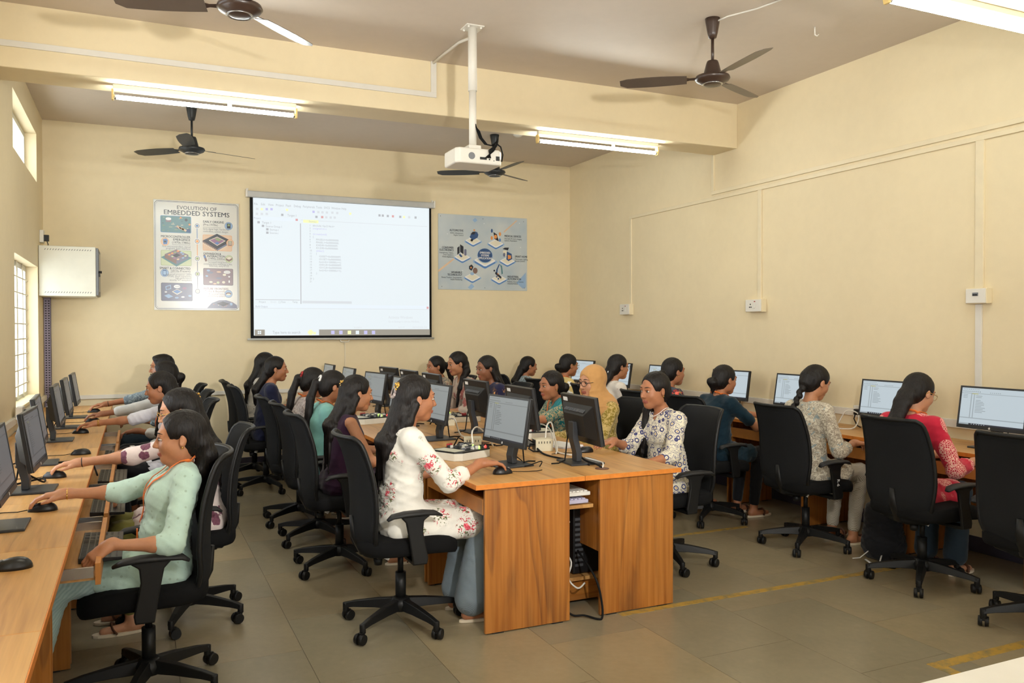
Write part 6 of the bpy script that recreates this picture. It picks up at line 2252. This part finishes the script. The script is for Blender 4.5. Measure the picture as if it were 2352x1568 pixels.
person('sitter in a long white sleeve, face hidden behind the white-shirted girl', .21, 7.37, 1.236, PI, 'c_white2', 'c_black', 'skin_c', arm=1.08, chair_dx=.05, lean=6, yaw=0, pitch=8, sleeve=1.55,
       rh=(-.32, 7.57, .785), rpose='mouse', hair='bun', hair_len=.2, extra=(('flower', 'paper_white', (-.1, .02, -.06)),), fine=False, dress=.4, chair_label='black task chair of the sitter in the long white sleeve')
person('bearded man in a light denim shirt reaching for the farthest left-row mouse', .215, 8.27, 1.268, PI, 'c_denim', 'c_darkjeans', 'skin_b', arm=1.08, chair_dx=.05, lean=6, yaw=0, pitch=6, sleeve=1.3,
       rh=(-.345, 8.48, .785), rpose='mouse', hair='short', hair_len=.14, lanyard=True, man=True, dress=.2, extra=(('bangle', 'black_plastic', -1),), chair_label='black task chair of the bearded man in denim')
# centre block, left side, looking right
person('woman in a white kurta with pink flower sprays and pale jeans, hand on the desk', 1.30, 4.03, 1.262, 0, 'c_floral', 'c_jeans', 'skin_b', lean=4, yaw=0, pitch=6, sleeve=1.35,
       rh=(1.69, 3.93, .785), rpose='mouse', lh=(1.60, 4.28, .69), hair='half', hair_len=.44, side=0, lanyard=False, flare=.05, dress=.85, extra=(('clip', 'gold', (-.105, -.015, .05)), ('tie', 'c_greyprint', (-.12, 0, .02)), ('earring',), ('watch', 'chrome', 1)), chair_dx=-.0,
       chair_label='black task chair of the woman in the white floral kurta', no_feet_fwd=.0)
person('woman in a sleeveless dark purple top with very long loose hair', 1.28, 5.18, 1.205, 0, 'c_purple', 'c_black', 'skin_a', lean=8, yaw=4, pitch=8, sleeve=0.0,
       hair='half', hair_len=.52, side=-.02, extra=(('clip', 'gold', (-.105, 0, .05)),), lh=(1.62, 5.32, .69), rh=(1.60, 5.02, .69), chair_label='black task chair of the woman in sleeveless purple')
person('woman in a turquoise kurta with a long straight ponytail and beaded hair tie', 1.30, 5.95, 1.198, 0, 'c_turq', 'c_black', 'skin_b', lean=8, yaw=0, pitch=14, sleeve=1.0,
       hair='pony', hair_len=.55, side=-.02, lanyard=True, extra=(('tie', 'paper_white'),), fine=False, chair_label='black task chair of the woman in turquoise')
person('woman in a grey patterned kurta with a ponytail in a pink tie', 1.28, 6.58, 1.193, 0, 'c_greyprint', 'c_red', 'skin_b', lean=8, yaw=0, pitch=16, sleeve=1.0,
       hair='pony', hair_len=.38, lanyard=True, extra=(('tie', 'dark_red'),), fine=False, chair_label='black task chair of the woman with the pink hair tie')
person('woman in a navy long-sleeved top with a low ponytail by the back wall', 1.20, 7.95, 1.245, 0, 'c_navy', 'c_black', 'skin_b', lean=6, yaw=-10, pitch=4, sleeve=1.8,
       hair='low', hair_len=.32, extra=(('tie', 'shoe_sole', (-.115, 0, -.03)), ('earring',)), fine=False, chair_label='black task chair of the woman in the navy top')
person('woman in a white dotted top with loose wavy hair nearest the back wall', 1.22, 8.75, 1.262, 0, 'c_dotted', 'c_black', 'skin_b', lean=6, yaw=0, pitch=4, sleeve=1.2,
       hair='half', hair_len=.42, fine=False, chair_label='black task chair of the woman in the dotted white top', chair_dx=-.02)
# centre block, right side, looking left
person('woman in a cream kurta with blue ring print, hair over her shoulder', 2.98, 4.36, 1.224, PI, 'c_rings', 'c_jeans', 'skin_b', lean=6, yaw=6, pitch=6, sleeve=1.25,
       rh=(2.60, 4.33, .785), rpose='flat', lh=(2.62, 4.02, .69), hair='front', hair_len=.40, side=-.07, extra=(('necklace',), ('earring',)), chair_label='black task chair of the woman in the blue ring print')
person('woman in a tan headscarf and round black glasses, olive kurta', 2.95, 5.09, 1.235, PI, 'c_olive', 'c_black', 'skin_d', lean=4, yaw=10, pitch=6, sleeve=1.5,
       rh=(2.58, 5.25, .69), lh=(2.58, 4.92, .69), hair='scarf', glasses='thick', chair_label='black task chair of the woman in the tan headscarf')
person('woman in a teal kurta with a blue dupatta and orange lanyard', 2.93, 5.69, 1.172, PI, 'c_teal', 'c_black', 'skin_b', lean=10, yaw=4, pitch=6, sleeve=.9,
       lh=(2.47, 5.42, .785), lpose='mouse', rh=(2.58, 5.85, .69), hair='bun', hair_len=.2, lanyard=True, extra=(('dupatta', 'c_teal_plain'), ('earring',), ('bangle', 'gold', 1)), chair_label='black task chair of the woman in the teal kurta')
person('woman in a navy top with orange flowers and loose hair over her back', 2.96, 7.06, 1.249, PI, 'c_navyflower', 'c_black', 'skin_c', lean=6, yaw=8, pitch=10, sleeve=1.1,
       hair='long', hair_len=.42, fine=False, chair_label='black task chair of the woman in navy with orange flowers')
person('woman in a beige floral top with long hair beside her cheek', 2.95, 7.80, 1.268, PI, 'c_beigefloral', 'c_black', 'skin_a', lean=8, yaw=4, pitch=12, sleeve=1.2,
       hair='front', hair_len=.42, side=.075, fine=False, chair_label='black task chair of the woman in the beige floral top')
person('woman in a brown and blue print top with a high ponytail, farthest right-hand sitter', 2.95, 8.46, 1.206, PI, 'c_beigeprint', 'c_black', 'skin_b', lean=8, yaw=4, pitch=6, sleeve=1.1,
       hair='pony', hair_len=.36, fine=False, extra=(('earring',),), chair_label='black task chair of the woman with the high ponytail')
# right wall row, looking at the right wall
person('woman in a red kurta with pale medallions and thin glasses', 4.30, 3.50, 1.223, math.radians(6), 'c_red', 'c_darkjeans', 'skin_d', lean=8, yaw=-8, pitch=20, sleeve=1.55,
       rh=(4.56, 3.27, .69), lh=(4.60, 3.56, .69), hair='low', hair_len=.34, side=.03, lanyard=True, glasses='thin', dress=.75, flare=.03, chair_label='black task chair of the woman in the red kurta', chair_dx=.02, chair_dy=-.09, chair_rot=-6)
person('woman in a cream printed kurta with a long thick braid', 4.28, 4.306, 1.240, 0, 'c_cream', 'c_creamstripe', 'skin_a', lean=5, yaw=-4, pitch=22, sleeve=1.4,
       rh=(4.54, 4.15, .69), lh=(4.58, 4.40, .69), hair='braid', hair_len=.42, side=.02, dress=.6, chair_label='black task chair of the woman with the long braid', chair_dx=.0)
person('woman in a dark teal short-sleeved top with plaited-up hair, lanyard at the neck', 4.25, 5.24, 1.207, math.radians(4), 'c_darkteal', 'c_black', 'skin_b', lean=8, yaw=-4, pitch=8, sleeve=.7,
       rh=(4.66, 5.0, .71), lh=(4.72, 5.25, .76), lpose='rest', hair='bun', hair_len=.24, lanyard=True, extra=(('watch', 'black_plastic', 1),), chair_label='black task chair of the woman in the dark teal top', chair_dx=-.04)
person('woman in a navy kurta with red and gold ornaments by the right wall', 4.16, 5.80, 1.249, 0, 'c_navyred', 'c_black', 'skin_b', lean=8, yaw=0, pitch=4, sleeve=1.2,
       hair='bun', hair_len=.2, lanyard=True, extra=(('earring',),), chair_label='black task chair of the woman in navy with red ornaments')
person('woman in an off-white kurta with a white flower in her hair and glasses', 4.16, 6.68, 1.254, 0, 'c_offwhite', 'c_black', 'skin_a', lean=8, yaw=0, pitch=4, sleeve=1.3,
       hair='low', hair_len=.36, glasses='thick', extra=(('flower', 'paper_white', (-.115, -.03, -.06)), ('earring',)), fine=False, chair_label='black task chair of the woman with the white hair flower')
person('woman in a pale yellow kurta with white yoke and thin glasses', 4.16, 7.66, 1.231, 0, 'c_yellow', 'c_black', 'skin_b', lean=10, yaw=0, pitch=8, sleeve=1.3,
       hair='bun', hair_len=.24, glasses='thin', lanyard=True, fine=False, chair_label='black task chair of the woman in pale yellow')
person('woman in a blue and white printed top, farthest sitter on the right wall', 4.16, 8.64, 1.178, 0, 'c_bluewhite', 'c_black', 'skin_b', lean=8, yaw=-6, pitch=8, sleeve=1.0,
       hair='low', hair_len=.32, fine=False, chair_label='black task chair of the woman in the blue and white print')
# empty chair at the right edge
chair(4.12, 2.62, math.radians(8), 'empty black task chair cut off by the right edge')

# backpack by the woman in the red kurta
f = Field([-.17, -.2, 0], [.17, .2, .45], .009)
f.cone((0, 0, .10), (-.02, 0, .30), .10, .085, .03, sy=1.35)
f.cone((.07, 0, .10), (.06, 0, .2), .06, .05, .03, sy=1.7)
f.cone((0, 0, .06), (0, 0, .1), .1, .1, .03, sy=1.3)
V, Q = f.nets()
V[:, 2] = np.maximum(V[:, 2], 0)
V = wrinkle(V, Q, .005, 3, .2)
t = thing('backpack', 'black backpack with white straps on the floor beside the red kurta woman', 'bag', (4.42, 3.86, 0.005), .3)
obj('bag_body', np_mesh('bag_body', V, Q), 'c_black', t)
for _p in ([(-.14, -.05, .05), (-.19, -.06, .015), (-.22, -.02, .012), (-.19, .03, .02)], [(-.13, .04, .06), (-.18, .07, .02), (-.2, .11, .012)]):
    obj('bag_strap', MB().tube(_p, .008, 6, flat=.4), 'paper_white', t)
# chair number on the armrest post beside the braid
_ch = CHAIRS['black task chair of the woman with the long braid']
_post = [c for c in _ch.children if c.name.startswith('armrest')][0]
obj('chair_number', text_mesh(MB(), 'R-6', .034, (-.004, -.2835, .51), frame=((0, 0, -1), (1, 0, 0))), 'paper_white', _post)
